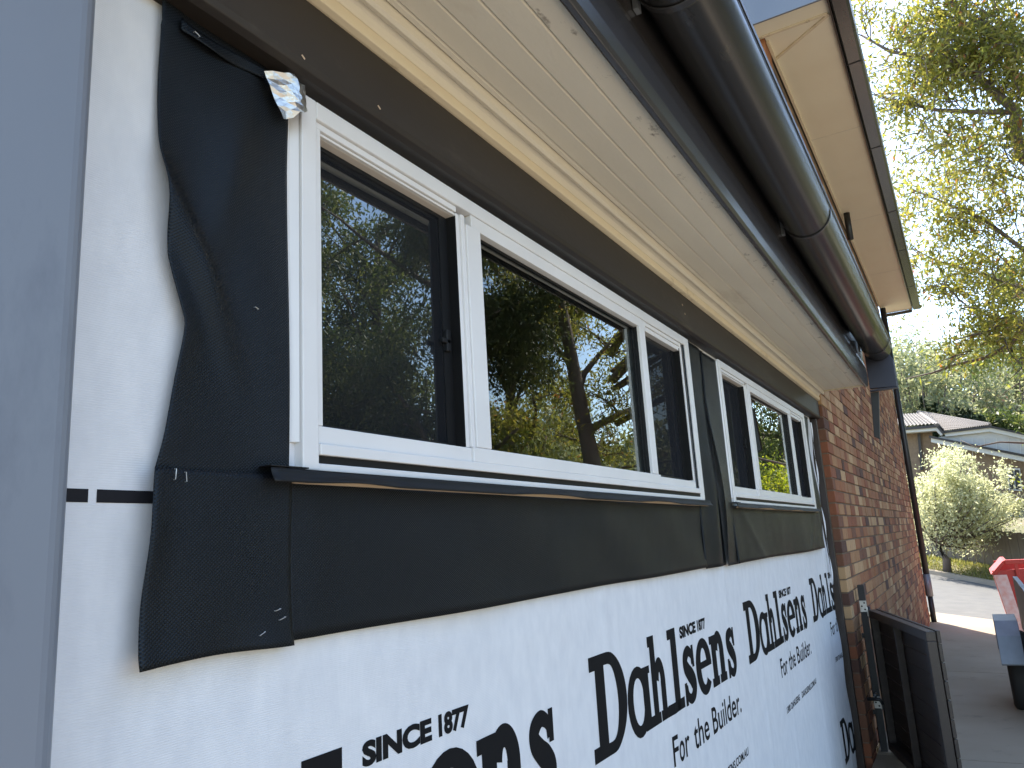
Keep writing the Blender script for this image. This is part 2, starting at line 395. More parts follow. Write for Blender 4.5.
# core of the house behind, closing the rooms
MB().box(RX + .12, HX1 - .01, .21, 8.4, G - .05, 3.60).build('wall', 'mortar', house)
rm = MB()
rm.box(-3, RX + .1, 4.2, 4.3, G, .97).box(-3.1, -3, .05, 4.3, G, .97).box(RX - .0, RX + .1, .22, 4.2, G, .97).box(-3, RX, .05, 4.2, G - .1, G).box(-3.1, RX + .1, .05, 4.3, .96, 1.0)
rm.build('room_lining', 'room', house)

# stud wall sheathing behind the wrap with window holes
WIN = [(.834, 2.864), (3.284, 5.312)]; WZ0, WZ1 = .131, .745
st = MB(); ys0, ys1 = .034, .06
st.box(-3, RX, ys0, ys1, G, WZ0).box(-3, RX, ys0, ys1, WZ1, .96)
st.box(-3, WIN[0][0], ys0, ys1, WZ0, WZ1).box(WIN[0][1], WIN[1][0], ys0, ys1, WZ0, WZ1).box(WIN[1][1], RX, ys0, ys1, WZ0, WZ1)
st.build('stud_wall', 'timber', house)

# beam over the windows
MB().prism([(.05, .757), (-.018, .757), (-.030, .762), (-.034, .772), (-.034, .886), (.05, .886)], -1.2, RX - .004).build('beam', 'beam', house, bevel=.002)
bmo = bpy.data.objects['beam']
for X, Zz in ((.80, .779), (.985, .784), (2.72, .845), (2.74, .815)):
    MB().tube([(X, -.0345, Zz), (X + .006, -.0352, Zz - .005)], .0012, 6).build('mud_fleck', 'timber', bmo)
# eave: boards, mould, fascia
sof = MB().box(-1.2, RX - .004, -.345, .05, .972, .985).build('soffit', 'soffit', house)
MB().prism([(.04, .887), (-.036, .887), (-.048, .890), (-.050, .912), (-.044, .917), (.04, .917)], -1.2, RX - .005).build('cornice_batten', 'cream', sof, bevel=.0015)
MB().prism([(.04, .918), (-.046, .918), (-.052, .932), (-.064, .938), (-.067, .930), (-.076, .928), (-.082, .934), (-.082, .970), (.04, .970)], -1.2, RX - .005).build('cornice_bead', 'soffit', sof, bevel=.0012)
yl = [-.083, -.100, -.157, -.221, -.285, -.345]
for i in range(5):
    y1, y0 = yl[i], yl[i + 1]
    zz = .953
    MB().prism([(y0 + .0005, zz + .004), (y0 + .0035, zz), (y1 - .0035, zz), (y1 - .0005, zz + .004), (y1 - .0005, zz + .0185), (y0 + .0005, zz + .0185)], -1.2, RX - .006).build('soffit_board', 'soffit_stained' if i == 4 else 'soffit', sof)
MB().box(RX - .03, RX - .003, -.345, -.083, .946, .953).build('end_trim', 'cream', sof, bevel=.001)
MB().prism([(-.346, .990), (-.346, .938), (-.351, .936), (-.361, .937), (-.368, .946), (-.373, .975), (-.375, 1.02), (-.372, 1.07), (-.365, 1.10), (-.362, 1.28), (-.352, 1.28), (-.352, .990)], -1.2, RX).build('fascia', 'steel_dark', house, bevel=.002)
# gutter: half round with a beaded front rim
gc = (-.463, 1.192); R = .087
pr = [(gc[0] + R * math.cos(w), gc[1] + R * math.sin(w)) for w in np.linspace(0, -math.pi, 26)]
out = [(gc[0] + R, 1.262)] + pr + [(gc[0] - R, 1.215)]
for w in np.linspace(math.pi, -math.pi * .6, 10): out.append((gc[0] - R + .008 + .012 * math.cos(w), 1.226 + .012 * math.sin(w)))
def sweep(prof, x0, x1, th):
    m_ = MB(); k = len(prof)
    for x in np.linspace(x0, x1, 9):
        for y, z in prof: m_.v.append((x, y, z + .004 * math.sin(x * 1.1)))
    for i in range(8):
        for j in range(k - 1): c = i * k; m_.f.append((c + j, c + j + 1, c + k + j + 1, c + k + j))
    return m_
gut = sweep(out, -1.2, RX - .012, .003).build('gutter', 'gutter', house, smooth=True, solid=.003)
for yy, zz in ((-.551, 1.200), (-.553, 1.212)):
    MB().tube([(x, yy, zz + .004 * math.sin(x * 1.1)) for x in np.linspace(-1.2, RX - .014, 9)], .0022, 6).build('rib', 'gutter', gut, smooth=True)
for X in (-.4, 1.47, 3.04, 4.35, 5.51):
    if X == 4.35: continue
    m_ = MB(); prs = [(gc[0] + (R + .0045) * math.cos(w), gc[1] + (R + .0045) * math.sin(w)) for w in np.linspace(.05, -math.pi, 26)]
    m_ = sweep(prs, X - .011, X + .011, .003)
    b = m_.build('joiner', 'steel_dark', gut, smooth=True, solid=.003)
    MB().box(X - .012, X + .012, -.377, -.366, 1.135, 1.215).build('bracket', 'galv', gut)
MB().prism([(gc[0] + R * math.cos(w), gc[1] + R * math.sin(w)) for w in np.linspace(0, -math.pi, 20)], RX - .013, RX - .006).build('end_cap', 'gutter', gut)
# boxed end plate of the eave
ep = MB().prism([(-.376, .925), (-.545, .915), (-.548, 1.10), (-.50, 1.215), (-.376, 1.28)], RX, RX + .05).build('end_plate', 'steel_navy', house, bevel=.003)
MB().box(RX - .006, RX + .05, -.548, -.376, .906, .914).build('lip', 'steel_navy', ep)
# hanging strap of a removed downpipe
MB().hexa([(5.83, -.385, .58), (5.83, -.352, .60), (5.87, -.352, .60), (5.87, -.385, .58), (5.83, -.425, .905), (5.83, -.372, .905), (5.87, -.372, .905), (5.87, -.425, .905)]).build('downpipe_offcut', 'black_metal', house, bevel=.003)
# lean-to roof over the garage (seen only as what it shades)
MB().hexa([(-1.2, -.40, 1.275), (RX - .25, -.40, 1.275), (RX - .25, 8.4, 2.6), (-1.2, 8.4, 2.6), (-1.2, -.40, 1.30), (RX - .25, -.40, 1.30), (RX - .25, 8.4, 2.63), (-1.2, 8.4, 2.63)]).build('lower_roof', 'far_dark', house)
# the upper storey eave
UZ = 3.63; UX0, UX1 = 5.30, 14.72; UY = -.525; CX = 5.52
us = MB().box(UX0, UX1, UY, BF - .004, UZ, UZ + .012).box(UX0, CX - .004, BF - .004, 3.0, UZ, UZ + .012).build('upper_soffit', 'upper_soffit', house)
MB().box(CX, RX - .01, BF, .1, 2.3, UZ - .003).build('upper_brick_pier', 'brick0', house)
MB().box(RX - .2, UX1 - .5, BF - .022, BF - .003, UZ - .022, UZ - .001).build('edge_mould', 'cream', us)
MB().box(CX - .025, CX - .003, UY + .02, 1.5, UZ - .014, UZ - .001).build('cover_strip', 'cream', us)
mit = Vector((CX - .02 - (UX0 + .03), BF - (UY), 0))
m_ = MB(); a = Vector((CX + .0, UY + .01, UZ - .012)); b = Vector((CX + .33, BF - .02, UZ - .012)); n_ = Vector((b.y - a.y, a.x - b.x, 0)).normalized() * .011
m_.hexa([a + n_, b + n_, b - n_, a - n_] + [p + Vector((0, 0, .011)) for p in (a + n_, b + n_, b - n_, a - n_)]); m_.build('cover_strip', 'cream', us)
for X in (7.4, 9.8, 12.2): MB().box(X - .004, X + .004, UY + .01, BF - .03, UZ - .0025, UZ - .0005).build('sheet_joint', 'soffit', us)
MB().prism([(UY, UZ - .03), (UY - .012, UZ - .032), (UY - .014, UZ + .02), (UY - .014, UZ + .18), (UY, UZ + .18)], UX0 - .0, UX1).build('upper_fascia', 'steel_dark', house, bevel=.002)
ug = MB().prism([(UY - .018, UZ - .012), (UY - .030, UZ - .02), (UY - .115, UZ - .018), (UY - .135, UZ - .005), (UY - .140, UZ + .10), (UY - .018, UZ + .10)], UX0 - .10, UX1 + .02).build('upper_gutter', 'steel_dark', house, bevel=.003)
for X in (6.25, 7.9, 9.75, 11.3, 13.2): MB().box(X - .004, X + .004, UY - .1365, UY - .016, UZ - .0235, UZ - .0205).build('joiner', 'black_metal', ug)
MB().box(UX0 - .02, UX0 - .003, UY - .14, 4.0, UZ - .03, UZ + .20).build('upper_fascia', 'steel_blue', house, bevel=.002)
MB().box(UX1 - .04, UX1 + .01, UY + .0, BF, UZ - .06, UZ - .012).build('end_trim', 'steel_dark', us)
MB().tube([(9.5, -.13, UZ - .0), (9.5, -.13, 3.3)], .035, 10).build('vent_pipe', 'black_metal', house, smooth=True)
# hip roof of the upper storey
r0 = UZ + .15
MB().poly([(UX0, UY - .1, r0), (UX1, UY - .1, r0), (UX1 - 4.3, 3.9, r0 + 1.7), (UX0 + 4.3, 3.9, r0 + 1.7)]).poly([(UX0, 8.6, r0), (UX1, 8.6, r0), (UX1 - 4.3, 3.9, r0 + 1.7), (UX0 + 4.3, 3.9, r0 + 1.7)]).poly([(UX0, UY - .1, r0), (UX0, 8.6, r0), (UX0 + 4.3, 3.9, r0 + 1.7)]).poly([(UX1, UY - .1, r0), (UX1, 8.6, r0), (UX1 - 4.3, 3.9, r0 + 1.7)]).build('upper_roof', 'far_tile', house)
# downpipe at the far corner
dp = MB().tube([(HX1 - .02, BF - .05, 3.60), (HX1 - .02, BF - .05, -1.0)], .046, 12).build('downpipe', 'black_metal', house, smooth=True)
MB().tube([(HX1 - .02, BF - .05, -.78), (HX1 - .02, BF - .05, -1.12)], .052, 12).build('joiner', 'galv', dp, smooth=True)
MB().tube([(HX1 - .02, BF - .05, -1.1), (HX1 - .02, BF - .05, G)], .040, 12).build('lower_pipe', 'black_metal', dp, smooth=True)
# trim between the wall panel and the brick pier
MB().box(5.655, 5.70, -.02, .033, G + .05, .75).build('corner_trim', 'gate', house, bevel=.002)
MB().box(5.702, RX + .004, -.005, .033, G + .02, .75).build('jamb_packer', 'beam', house, bevel=.002)

# ------------------------------------------------------------------ windows
def window(X0, X1, label, second=False):
    w = empty('window', (0, 0, 0)); w.parent = house; w.location = -house.location; tag(w, label)
    T = .745; Bo = .131; FD = .075     # face at y=0, frame runs back
    # coordinates measured along the first window
    s = lambda x: X0 + (x - .834)
    jl, m1a, m1b, m2a, m2b, jr = s(.882), s(1.286), s(1.368), s(2.330), s(2.398), s(2.768)
    gt, gb = .690, .201                # daylight opening top and bottom
    fr = MB()
    fr.box(X0, X0 + .034, 0, FD, Bo, T)                     # left jamb
    fr.box(X1 - .046, X1, 0, FD, Bo, T)                     # right jamb
    fr.box(X0 + .034, X1 - .046, 0, FD, .713, T)            # head
    f = fr.build('frame', 'upvc', w, bevel=.0022)
    MB().box(X0 + .0345, X1 - .0465, .002, FD, Bo, .1425).build('sill', 'upvc', w, bevel=.002)
    MB().box(X0 + .035, X1 - .047, .0035, FD, .1427, .1543).build('drain_slot', 'gasket', w)
    MB().box(X0 + .0345, X1 - .0465, -.003, FD, .1545, .172).build('bottom_rail', 'upvc', w, bevel=.0018)
    # inner beads round the openings (stepped)
    b = MB(); y0 = .004
    b.box(jl - .014, m1a + .012, y0, .05, .172, gb - .001).box(m1a + .0125, m2b - .001, -.001, .05, .172, gb + .0005).box(m2b - .0005, jr + .012, y0, .05, .172, gb - .004)
    b.build('lower_bead', 'upvc', w, bevel=.0018)
    b = MB()
    b.box(jl - .014, m1a, .006, .06, .7005, .7125).box(jl - .008, m1a, .011, .06, gt + .005, .700)
    b.box(m1b - .03, m2b - .002, .003, .05, gt - .008, .7125)
    b.box(m2b - .0015, jr + .012, .006, .06, .7005, .7125).box(m2b, jr + .008, .011, .06, gt - .006, .700)
    b.build('upper_bead', 'upvc', w, bevel=.0014)
    b = MB(); b.box(jl - .0135, jl, .005, .055, gb - .0005, .7003); b.build('jamb_bead', 'upvc', w, bevel=.0016)
    b = MB(); b.box(jr, jr + .0118, .005, .055, gb - .0035, .7003); b.build('jamb_bead', 'upvc', w, bevel=.0016)
    b = MB(); b.box(m1a, m1a + .012, .008, .06, gb, .700).box(m1a + .0125, m1a + .026, .003, .06, gb + .001, .7003).box(m1a + .0265, m1b, -.001, .06, gb + .001, gt - .0085); b.build('mullion', 'upvc', w, bevel=.0016)
    b = MB(); b.box(m2a, m2b - .02, -.001, .06, gb + .001, gt - .0085).box(m2b - .0195, m2b, .006, .06, gb - .0035, gt - .0065); b.build('mullion', 'upvc', w, bevel=.0016)
    # head lining seen above the screens, gaskets, panes
    for (a, c, sc) in ((jl, m1a, True), (m1b, m2a, False), (m2b, jr, True)):
        top = gt + .004 if sc else gt - .009
        gy = .044 if sc else .026
        g = MB(); q = .006 if sc else .005
        g.box(a, c, gy - .006, gy + .002, top - q, top).box(a, c, gy - .006, gy + .002, gb, gb + .004).box(a, a + .003, gy - .006, gy + .002, gb + .0045, top - q).box(c - (.009 if sc else .005), c, gy - .006, gy + .002, gb + .0045, top - q)
        g.build('gasket', 'gasket', w)
        MB().box(c - .0016, c - .0002, .009, gy - .0065, gb + .001, top - .001).build('reveal_seal', 'gasket', w)
        MB().poly([(a, gy, gb), (c, gy, gb), (c, gy, top), (a, gy, top)]).build('pane', 'glass', w)
        if sc:
            sf = MB(); ya, yb_ = gy - .0125, gy - .0105; sf.box(c - .030, c - .001, ya, yb_, gb + .002, top - .002).box(a + .001, a + .010, ya, yb_, gb + .002, top - .002).box(a + .0105, c - .0305, ya, yb_, top - .010, top - .002).box(a + .0105, c - .0305, ya, yb_, gb + .002, gb + .008); sf.build('screen_frame', 'gasket', w)
            MB().poly([(a + .003, gy - .010, gb + .003), (c - .004, gy - .010, gb + .003), (c - .004, gy - .010, top - .003), (a + .003, gy - .010, top - .003)]).build('insect_screen', 'screen', w)
            MB().box(a, c, .018, gy - .002, top + .0005, top + .004).build('head_track', 'mesh_frame', w)
    # sash stile and latch inside the first light
    MB().box(m1a - .045, m1a - .011, .052, .07, gb, gt).build('sash_stile', 'gasket', w)
    MB().box(m1a - .030, m1a - .016, .0225, .032, .395, .44).box(m1a - .045, m1a - .0165, .0225, .031, .411, .421).build('latch', 'gasket', w, bevel=.002)
    # nailing fin with screw holes
    fin = MB().box(X0 - .040, X0 - .0006, .0155, .0185, .172 if not second else .15, .715).build('nailing_fin', 'upvc', w, bevel=.0008)
    MB().prism([(X0 - .012, .0153), (X0 - .0006, .006), (X0 - .0006, .0153)], .172 if not second else .15, .735, 'z').build('fin_cove', 'upvc', w)
    for z in (.515, .441, .424, .310, .190):
        MB().tube([(X0 - .031, .0153, z), (X0 - .031, .0150, z)], .0016, 8).build('screw_hole', 'gasket', fin)
    MB().box(X1 + .0006, X1 + .030, .0155, .0185, .15, .715).build('nailing_fin', 'upvc', w, bevel=.0008)
    return w
window(*WIN[0], 'nearer white three-light window reflecting a big tree, nailing fin bare on its left')
window(*WIN[1], 'farther white three-light window beside the brick pier, reflecting a yellow-green bush', True)

# ------------------------------------------------------------------ house wrap and its print
def wrapY(x, z):
    y = .020
    for i, xc in enumerate((.62, .80, 1.27, 1.49, 1.92, 2.37, 2.83, 3.05, 3.50, 3.98, 4.30, 4.74, 5.10, 5.42)):
        y -= .0030 * gs(x - xc - .012 * math.sin(z * 3 + i), .018 + .006 * (i % 3)) * (.6 + .4 * math.sin(z * 4 + i * 2.1))
    y -= .0022 * math.sin(x * 9 + 1.3 * math.sin(z * 3.1)) * math.sin(z * 4.3 + x) + .0012 * math.sin(x * 23 + z * 7) * sm(4.2, 5.4, x)
    y -= .006 * sm(5.35, 5.60, x) * (1 + .8 * math.sin(z * 13)) * sm(-.2, -.6, z)
    return y
wr = empty('house_wrap', (3, .02, G), 'white printed building wrap stapled over the wall below and left of the windows', 'building wrap')
mb = MB(); mb.grid(lambda u, v: (lambda x, z: (x, wrapY(x, z), z))(-.2 + 5.84 * u - .035 * u ** 40 * (1 + math.sin(v * 31)), G + .06 + (.765 - G - .06) * v), 320, 90)
o = mb.build('sheet', 'wrap', wr, smooth=True)
# holes for the windows
bm = bmesh.new(); bm.from_mesh(o.data)
bmesh.ops.delete(bm, geom=[f for f in bm.faces if any(a + .02 < f.calc_center_median().x < b - .02 for a, b in WIN) and WZ0 + .03 < f.calc_center_median().z < WZ1 - .03], context='FACES')
bm.to_mesh(o.data); bm.free()

# glyphs of the slab lettering: polygons in a unit box (x 0..w, y 0..1 cap height)
def ell(cx, cy, rx, ry, a0, a1, n=26): return [(cx + rx * math.cos(w), cy + ry * math.sin(w)) for w in np.linspace(math.radians(a0), math.radians(a1), n)]
def ring(cx, cy, RX_, RY_, rx, ry, a0, a1, dx=0):
    o_ = ell(cx, cy, RX_, RY_, a0, a1); i_ = ell(cx + dx, cy, rx, ry, a0, a1)
    return [[o_[k], o_[k + 1], i_[k + 1], i_[k]] for k in range(len(o_) - 1)]
def rect(x0, x1, y0, y1): return [[(x0, y0), (x1, y0), (x1, y1), (x0, y1)]]
def path(pts, wd):     # thick stroke of varying width
    P = [Vector(p) for p in pts]; L = []; Rr = []
    for i, p in enumerate(P):
        t = (P[min(i + 1, len(P) - 1)] - P[max(i - 1, 0)]).normalized(); n = Vector((-t.y, t.x)); h = wd[i] / 2
        L.append(p + n * h); Rr.append(p - n * h)
    return [[tuple(L[i]), tuple(L[i + 1]), tuple(Rr[i + 1]), tuple(Rr[i])] for i in range(len(P) - 1)]
XH = .70
def smooth_pts(c, n=40):
    P = [Vector(p) for p in c]; out = []
    P = [P[0] * 2 - P[1]] + P + [P[-1] * 2 - P[-2]]
    for i in range(1, len(P) - 2):
        for k in range(8):
            t = k / 8; a, b, c_, d = P[i - 1:i + 3]
            out.append(.5 * ((2 * b) + (c_ - a) * t + (2 * a - 5 * b + 4 * c_ - d) * t * t + (3 * b - a - 3 * c_ + d) * t ** 3))
    out.append(P[-2]); return out
def gD(w): return rect(.02, .20, .86, 1) + rect(.02, .20, 0, .14) + rect(.16, .40, 0, 1) + rect(.40, .50, .88, 1) + rect(.40, .50, 0, .12) + [[(a, b) for a, b in q] for q in ring(.48, .5, .51, .5, .25, .38, -90, 90)]
def ga(w): return ring(.42, XH * .5, .41, XH * .54, .20, XH * .36, 0, 360) + rect(.60, .84, 0, XH * .98) + rect(.80, 1.0, 0, .12) + rect(.80, .90, XH * .86, XH * .98)
def gh(w): return rect(.0, .14, .88, 1) + rect(.10, .40, 0, 1) + rect(0, .50, 0, .12) + rect(.54, 1.04, 0, .12) + rect(.64, .94, 0, .45) + ring(.59, .42, .35, XH - .39, .06, XH - .56, 0, 165)
def gl(w): return rect(.22, .44, .88, 1) + rect(.40, .76, 0, 1) + rect(.0, 1.0, 0, .13)
def gs_(w):
    k = .58; c = [(.80, .47), (.74, .58), (.50, .645), (.26, .58), (.25, .47), (.44, .375), (.64, .30), (.77, .20), (.70, .09), (.48, .045), (.26, .10), (.17, .22)]
    s = smooth_pts([(x * k, y) for x, y in c]); n = len(s)
    wd = [.125 + .10 * sm(.18, .5, i / n) * sm(.82, .5, i / n) + .05 * gs(i / n - .28, .1) + .05 * gs(i / n - .64, .1) for i in range(n)]
    return [[(x / k, y) for x, y in q] for q in path(s, wd)] + rect(.76, .93, .42, .70) + rect(.05, .22, -.01, .27)
def ge(w): return ring(.5, XH * .5, .49, XH * .54, .19, XH * .35, 0, 318) + rect(.2, .98, XH * .47, XH * .60)
def gn(w): return rect(.0, .16, XH * .84, XH) + rect(.10, .40, 0, XH) + rect(.0, .47, 0, .12) + rect(.54, 1.0, 0, .12) + rect(.62, .91, 0, .45) + ring(.57, .42, .34, XH - .38, .06, XH - .56, 0, 165)
WORD = [(gD, 0, .232), (ga, .228, .424), (gh, .405, .532), (gl, .530, .682), (gs_, .688, .822), (ge, .826, 1.008), (gn, 1.000, 1.176), (gs_, 1.194, 1.318)]
def cut_and_lay(bm, name, material, parent, off=.0007):
    g = lambda: bm.verts[:] + bm.edges[:] + bm.faces[:]
    xs_ = [v.co.x for v in bm.verts]; zs_ = [v.co.z for v in bm.verts]
    st_ = .03
    for k in range(int(min(xs_) / st_), int(max(xs_) / st_) + 2): bmesh.ops.bisect_plane(bm, geom=g(), plane_co=(k * st_, 0, 0), plane_no=(1, 0, 0))
    for k in range(int(min(zs_) / st_) - 1, int(max(zs_) / st_) + 2): bmesh.ops.bisect_plane(bm, geom=g(), plane_co=(0, 0, k * st_), plane_no=(0, 0, 1))
    for v in bm.verts: v.co.y = wrapY(v.co.x, v.co.z) - off
    me = bpy.data.meshes.new(name); bm.to_mesh(me); bm.free()
    return link(name, me, material, parent)
def word_mark(X, z0):
    bm = bmesh.new()
    for fn, a, b in WORD:
        for pl in fn(1):
            vs_ = [bm.verts.new((X + a + p[0] * (b - a), 0, z0 + p[1] * .240)) for p in pl]
            try: bm.faces.new(vs_)
            except Exception: pass
    bmesh.ops.delete(bm, geom=[v for v in bm.verts if v.co.x > 5.60], context='VERTS')
    if len(bm.faces): cut_and_lay(bm, 'printed_name', 'ink', wr)
    else: bm.free()
def small_text(txt, x0, x1, z0, cap, bold, name):
    cu = bpy.data.curves.new('t', 'FONT'); cu.body = txt; cu.size = 1; cu.offset = bold; cu.resolution_u = 4
    o_ = bpy.data.objects.new('t', cu); col.objects.link(o_)
    dg = bpy.context.evaluated_depsgraph_get(); me = bpy.data.meshes.new_from_object(o_.evaluated_get(dg))
    bpy.data.objects.remove(o_); bpy.data.curves.remove(cu)
    bm = bmesh.new(); bm.from_mesh(me); bpy.data.meshes.remove(me)
    lo = min(v.co.x for v in bm.verts); hi = max(v.co.x for v in bm.verts)
    for v in bm.verts: v.co = (x0 + (v.co.x - lo) / (hi - lo) * (x1 - x0), 0, z0 + v.co.y / .70 * cap)
    bmesh.ops.delete(bm, geom=[v for v in bm.verts if v.co.x > 5.60], context='VERTS')
    if len(bm.faces): cut_and_lay(bm, name, 'ink', wr)
    else: bm.free()
PER = 1.504
for k, X in enumerate((.285, .285 + PER, .285 + 2 * PER, .285 + 3 * PER)):
    word_mark(X, -.511)
    for t_, a_, b_ in (('SINCE', .690, .868), ('1877', .888, .982)): small_text(t_, X + a_, X + b_, -.309, .032, .055, 'printed_since_word')
    if k < 1: continue
    for t_, a_, b_ in (('For', .536, .690), ('the', .737, .898), ('Builder.', .943, 1.312)): small_text(t_, X + a_, X + b_, -.648, .082, .010, 'printed_slogan_word')
    small_text('1300 DAHLSENS    DAHLSENS.COM.AU', X + .560, X + 1.345, -.806, .027, .022, 'printed_contact_line')
word_mark(5.20, -1.36)
for a, b in ((.30, .5245), (.5345, 1.6)):
    mb = MB(); mb.grid(lambda u, v: (lambda x, z: (x, wrapY(x, z) - .0006, z))(a + (b - a) * u, .0785 + .0150 * v), 40, 2); mb.build('printed_lap_mark', 'tape', wr)

# ------------------------------------------------------------------ black flashing membranes
def sheet(name, fn, nu, nv, label, parent=None):
    t_ = MB().grid(fn, nu, nv)
    o_ = t_.build(name, 'membrane', parent, smooth=True, solid=.0009)
    return tag(o_, label, 'membrane', 'black membrane pieces round the windows')
EZ = [-.12, .119, .200, .293, .309, .350, .391, .532, .650, .760]; EXs = [.600, .598, .612, .625, .626, .613, .601, .585, .584, .583]
def mA(u, v):
    z = .10 + .662 * v; x0 = float(np.interp(z, EZ, EXs)); x = x0 + (.815 - x0) * u
    y = .0105; lo = sm(.11, .17, z)
    e = gs(u, .16) * (.15 + .85 * lo)
    y -= e * (.004 + .010 * gs(z - .305, .07) + .003 * math.sin(z * 17))
    y -= .014 * gs((x - .60) + .62 * (z - .47), .028) * sm(.75, .5, z) * gs(z - .46, .12)      # diagonal folds
    y -= .010 * gs((x - .66) + .42 * (z - .38), .022) * gs(z - .36, .10)
    y -= .008 * gs((x - .70) - .2 * (z - .55), .03) * gs(z - .55, .14) + .003 * math.sin(x * 30 + z * 9) * sm(.72, .6, z)
    if z > .70: y += .004 * sm(.70, .75, z)
    return (x, y - (.003 if z > .72 else 0), z)
A = sheet('flashing_membrane', mA, 44, 90, 'tall wrinkled black woven membrane strip left of the nearer window')
m_ = MB(); m_.grid(lambda u, v: (.61 + .155 * u, .003 - .004 * math.sin(u * 7) * v, .742 - .018 * v - .004 * math.sin(u * 5)), 16, 4); m_.build('folded_top', 'membrane', A, smooth=True, solid=.0015)
LZ = [-.112, -.095, .067, .118]; LX = [.575, .574, .585, .589]
def mL(u, v):
    z = -.110 + .230 * v + (.003 * math.sin(u * 4) * (1 - v)); x0 = float(np.interp(z, LZ, LX)); x = x0 + (.812 - x0) * u
    y = .0005 - gs(u, .10) * (.006 + .002 * math.sin(z * 40)) - (1 - v) ** 6 * .004 * (1 + math.sin(u * 9)) - .0025 * math.sin(x * 22 + z * 14) * gs(z, .12)
    return (x, y, z)
Lp = sheet('flashing_membrane', mL, 30, 30, 'black membrane corner piece below left of the nearer window, lifted at its lower edge')
def staple(par, x, z, dx, dz, y): MB().tube([(x, y + .002, z), (x, y - .0012, z), (x + dx, y - .0012, z + dz), (x + dx, y + .002, z + dz)], .0006, 5).build('staple', 'staple', par)
staple(Lp, .6165, .106, .001, .013, -.0045); staple(Lp, .634, .104, -.001, .012, -.0025)
staple(Lp, .779, -.0635, .009, .002, -.003); staple(Lp, .786, -.076, .011, .003, -.003); staple(Lp, .750, -.092, .009, .004, -.005)
staple(A, .747, .359, .006, -.002, .006); staple(A, .625, .726, .008, -.003, -.006)
def mB(u, v):
    x = .806 + (2.815 - .806) * u; z = -.108 + .226 * v - .0012 * math.sin(x * 6) * (1 - v)
    y = .0075 - (1 - v) ** 4 * .006 * (.5 + .5 * math.sin(x * 5.2 + 1)) - .0018 * math.sin(x * 13 + z * 20) - .002 * gs(x - .86, .03)
    return (x, y, z)
Bp = sheet('flashing_membrane', mB, 120, 16, 'long black membrane apron under the nearer window')
def mC(u, v):      # loose strip between the windows, standing off along its right side
    z = -.112 + .855 * v; x = 2.80 + .29 * u
    y = .006 - .020 * gs(u - .55, .22) * (.55 + .45 * math.sin(z * 7 + .6)) * sm(.74, .6, z) + .006 * sm(.7, .9, u)
    return (x, y, z)
sheet('flashing_membrane', mC, 12, 50, 'narrow black membrane strip fixed along the right jamb of the nearer window')
def mC2(u, v):
    z = -.115 + .850 * v; x = 3.04 + .03 * math.sin(z * 6 + 2) * (1 - u) + .22 * u
    y = .006 - .030 * (1 - u) ** 1.5 * (.6 + .4 * math.sin(z * 8)) * sm(.74, .55, z)
    return (x, y, z)
sheet('flashing_membrane', mC2, 14, 50, 'curling black membrane strip on the left of the farther window')
def mD(u, v):
    x = 3.235 + (5.40 - 3.235) * u; z = -.115 + .232 * v - .004 * math.sin(x * 3)
    y = .004 - (1 - v) ** 2 * .010 * (.5 + .5 * math.sin(x * 4)) - .004 * gs((x - 3.5) + 1.4 * (z - .02), .05) - .004 * gs((x - 5.1) - 1.2 * (z - .02), .05) - .002 * math.sin(x * 11)
    return (x, y, z)
sheet('flashing_membrane', mD, 90, 16, 'black membrane apron sagging under the farther window')
def mE(u, v):
    z = -.08 + .82 * v; x = 5.325 + .15 * u
    return (x, .008 - .01 * u * math.sin(z * 9), z)
sheet('flashing_membrane', mE, 8, 40, 'narrow black membrane strip between the farther window and the brick pier')
mb = MB(); mb.grid(lambda u, v: (5.50 + .02 * u + .02 * math.sin(v * 9), -.003 - .006 * math.sin(v * 21) * u, -.35 + 1.06 * v), 3, 60)
tag(mb.build('wrap_offcut', 'wrap', smooth=True), 'thin torn white strip of wrap edge beside the brick pier', 'wrap strip')
# black sill flashings, wavy lower edge, timber packer showing behind
for k, (a, b) in enumerate(((.762, 2.885), (3.262, 5.33))):
    lab = ('black plastic sill flashing under the nearer window, tan packer peeping out', 'black plastic sill flashing under the farther window')[k]
    e_ = empty('sill_flashing', (a, 0, .1), lab, 'sill flashing', 'sill flashings')
    def fl(u, v, a=a, b=b):
        x = a + (b - a) * u; wv = .0045 * max(0, math.sin(x * 8.5 + .6)) * sm(a + .06, a + .2, x)
        return (x, -.012 - .008 * (1 - v) * sm(0, 1, 1 - v) - wv * 1.5 * (1 - v), .109 + wv * (1 - v) + (.130 - .109 - .001) * v)
    MB().grid(fl, 140, 5).build('apron', 'gasket', e_, smooth=True, solid=.0012)
    MB().box(a, a + .072, -.0125, .012, .1305, .1325).build('upstand', 'gasket', e_, bevel=.0006)
    MB().box(a + .05, b - .01, -.006, .002, .1095, .1155).build('packer', 'timber', e_)
# crumpled foil tape on the corner of the nearer window
fr_ = random.Random(4); FG = 7
def mF(u, v):
    c00, c10, c01, c11 = [Vector(p) for p in ((.750, -.003, .734), (.830, -.006, .750), (.786, -.004, .670), (.832, -.005, .704))]
    p = c00.lerp(c10, u).lerp(c01.lerp(c11, u), v)
    ridge = max(0, 1 - abs(u - .50 - .1 * v) / .5)
    p.y -= .004 + .020 * ridge + fr_.uniform(-.0022, .0022)
    if 0 < u < 1: p.x += fr_.uniform(-.003, .003); p.z += fr_.uniform(-.003, .003)
    return p
tag(MB().grid(mF, FG, FG).build('foil_tape', 'foil', solid=.0004), 'crumpled silver foil tape patch on the top left corner of the nearer window', 'foil tape')

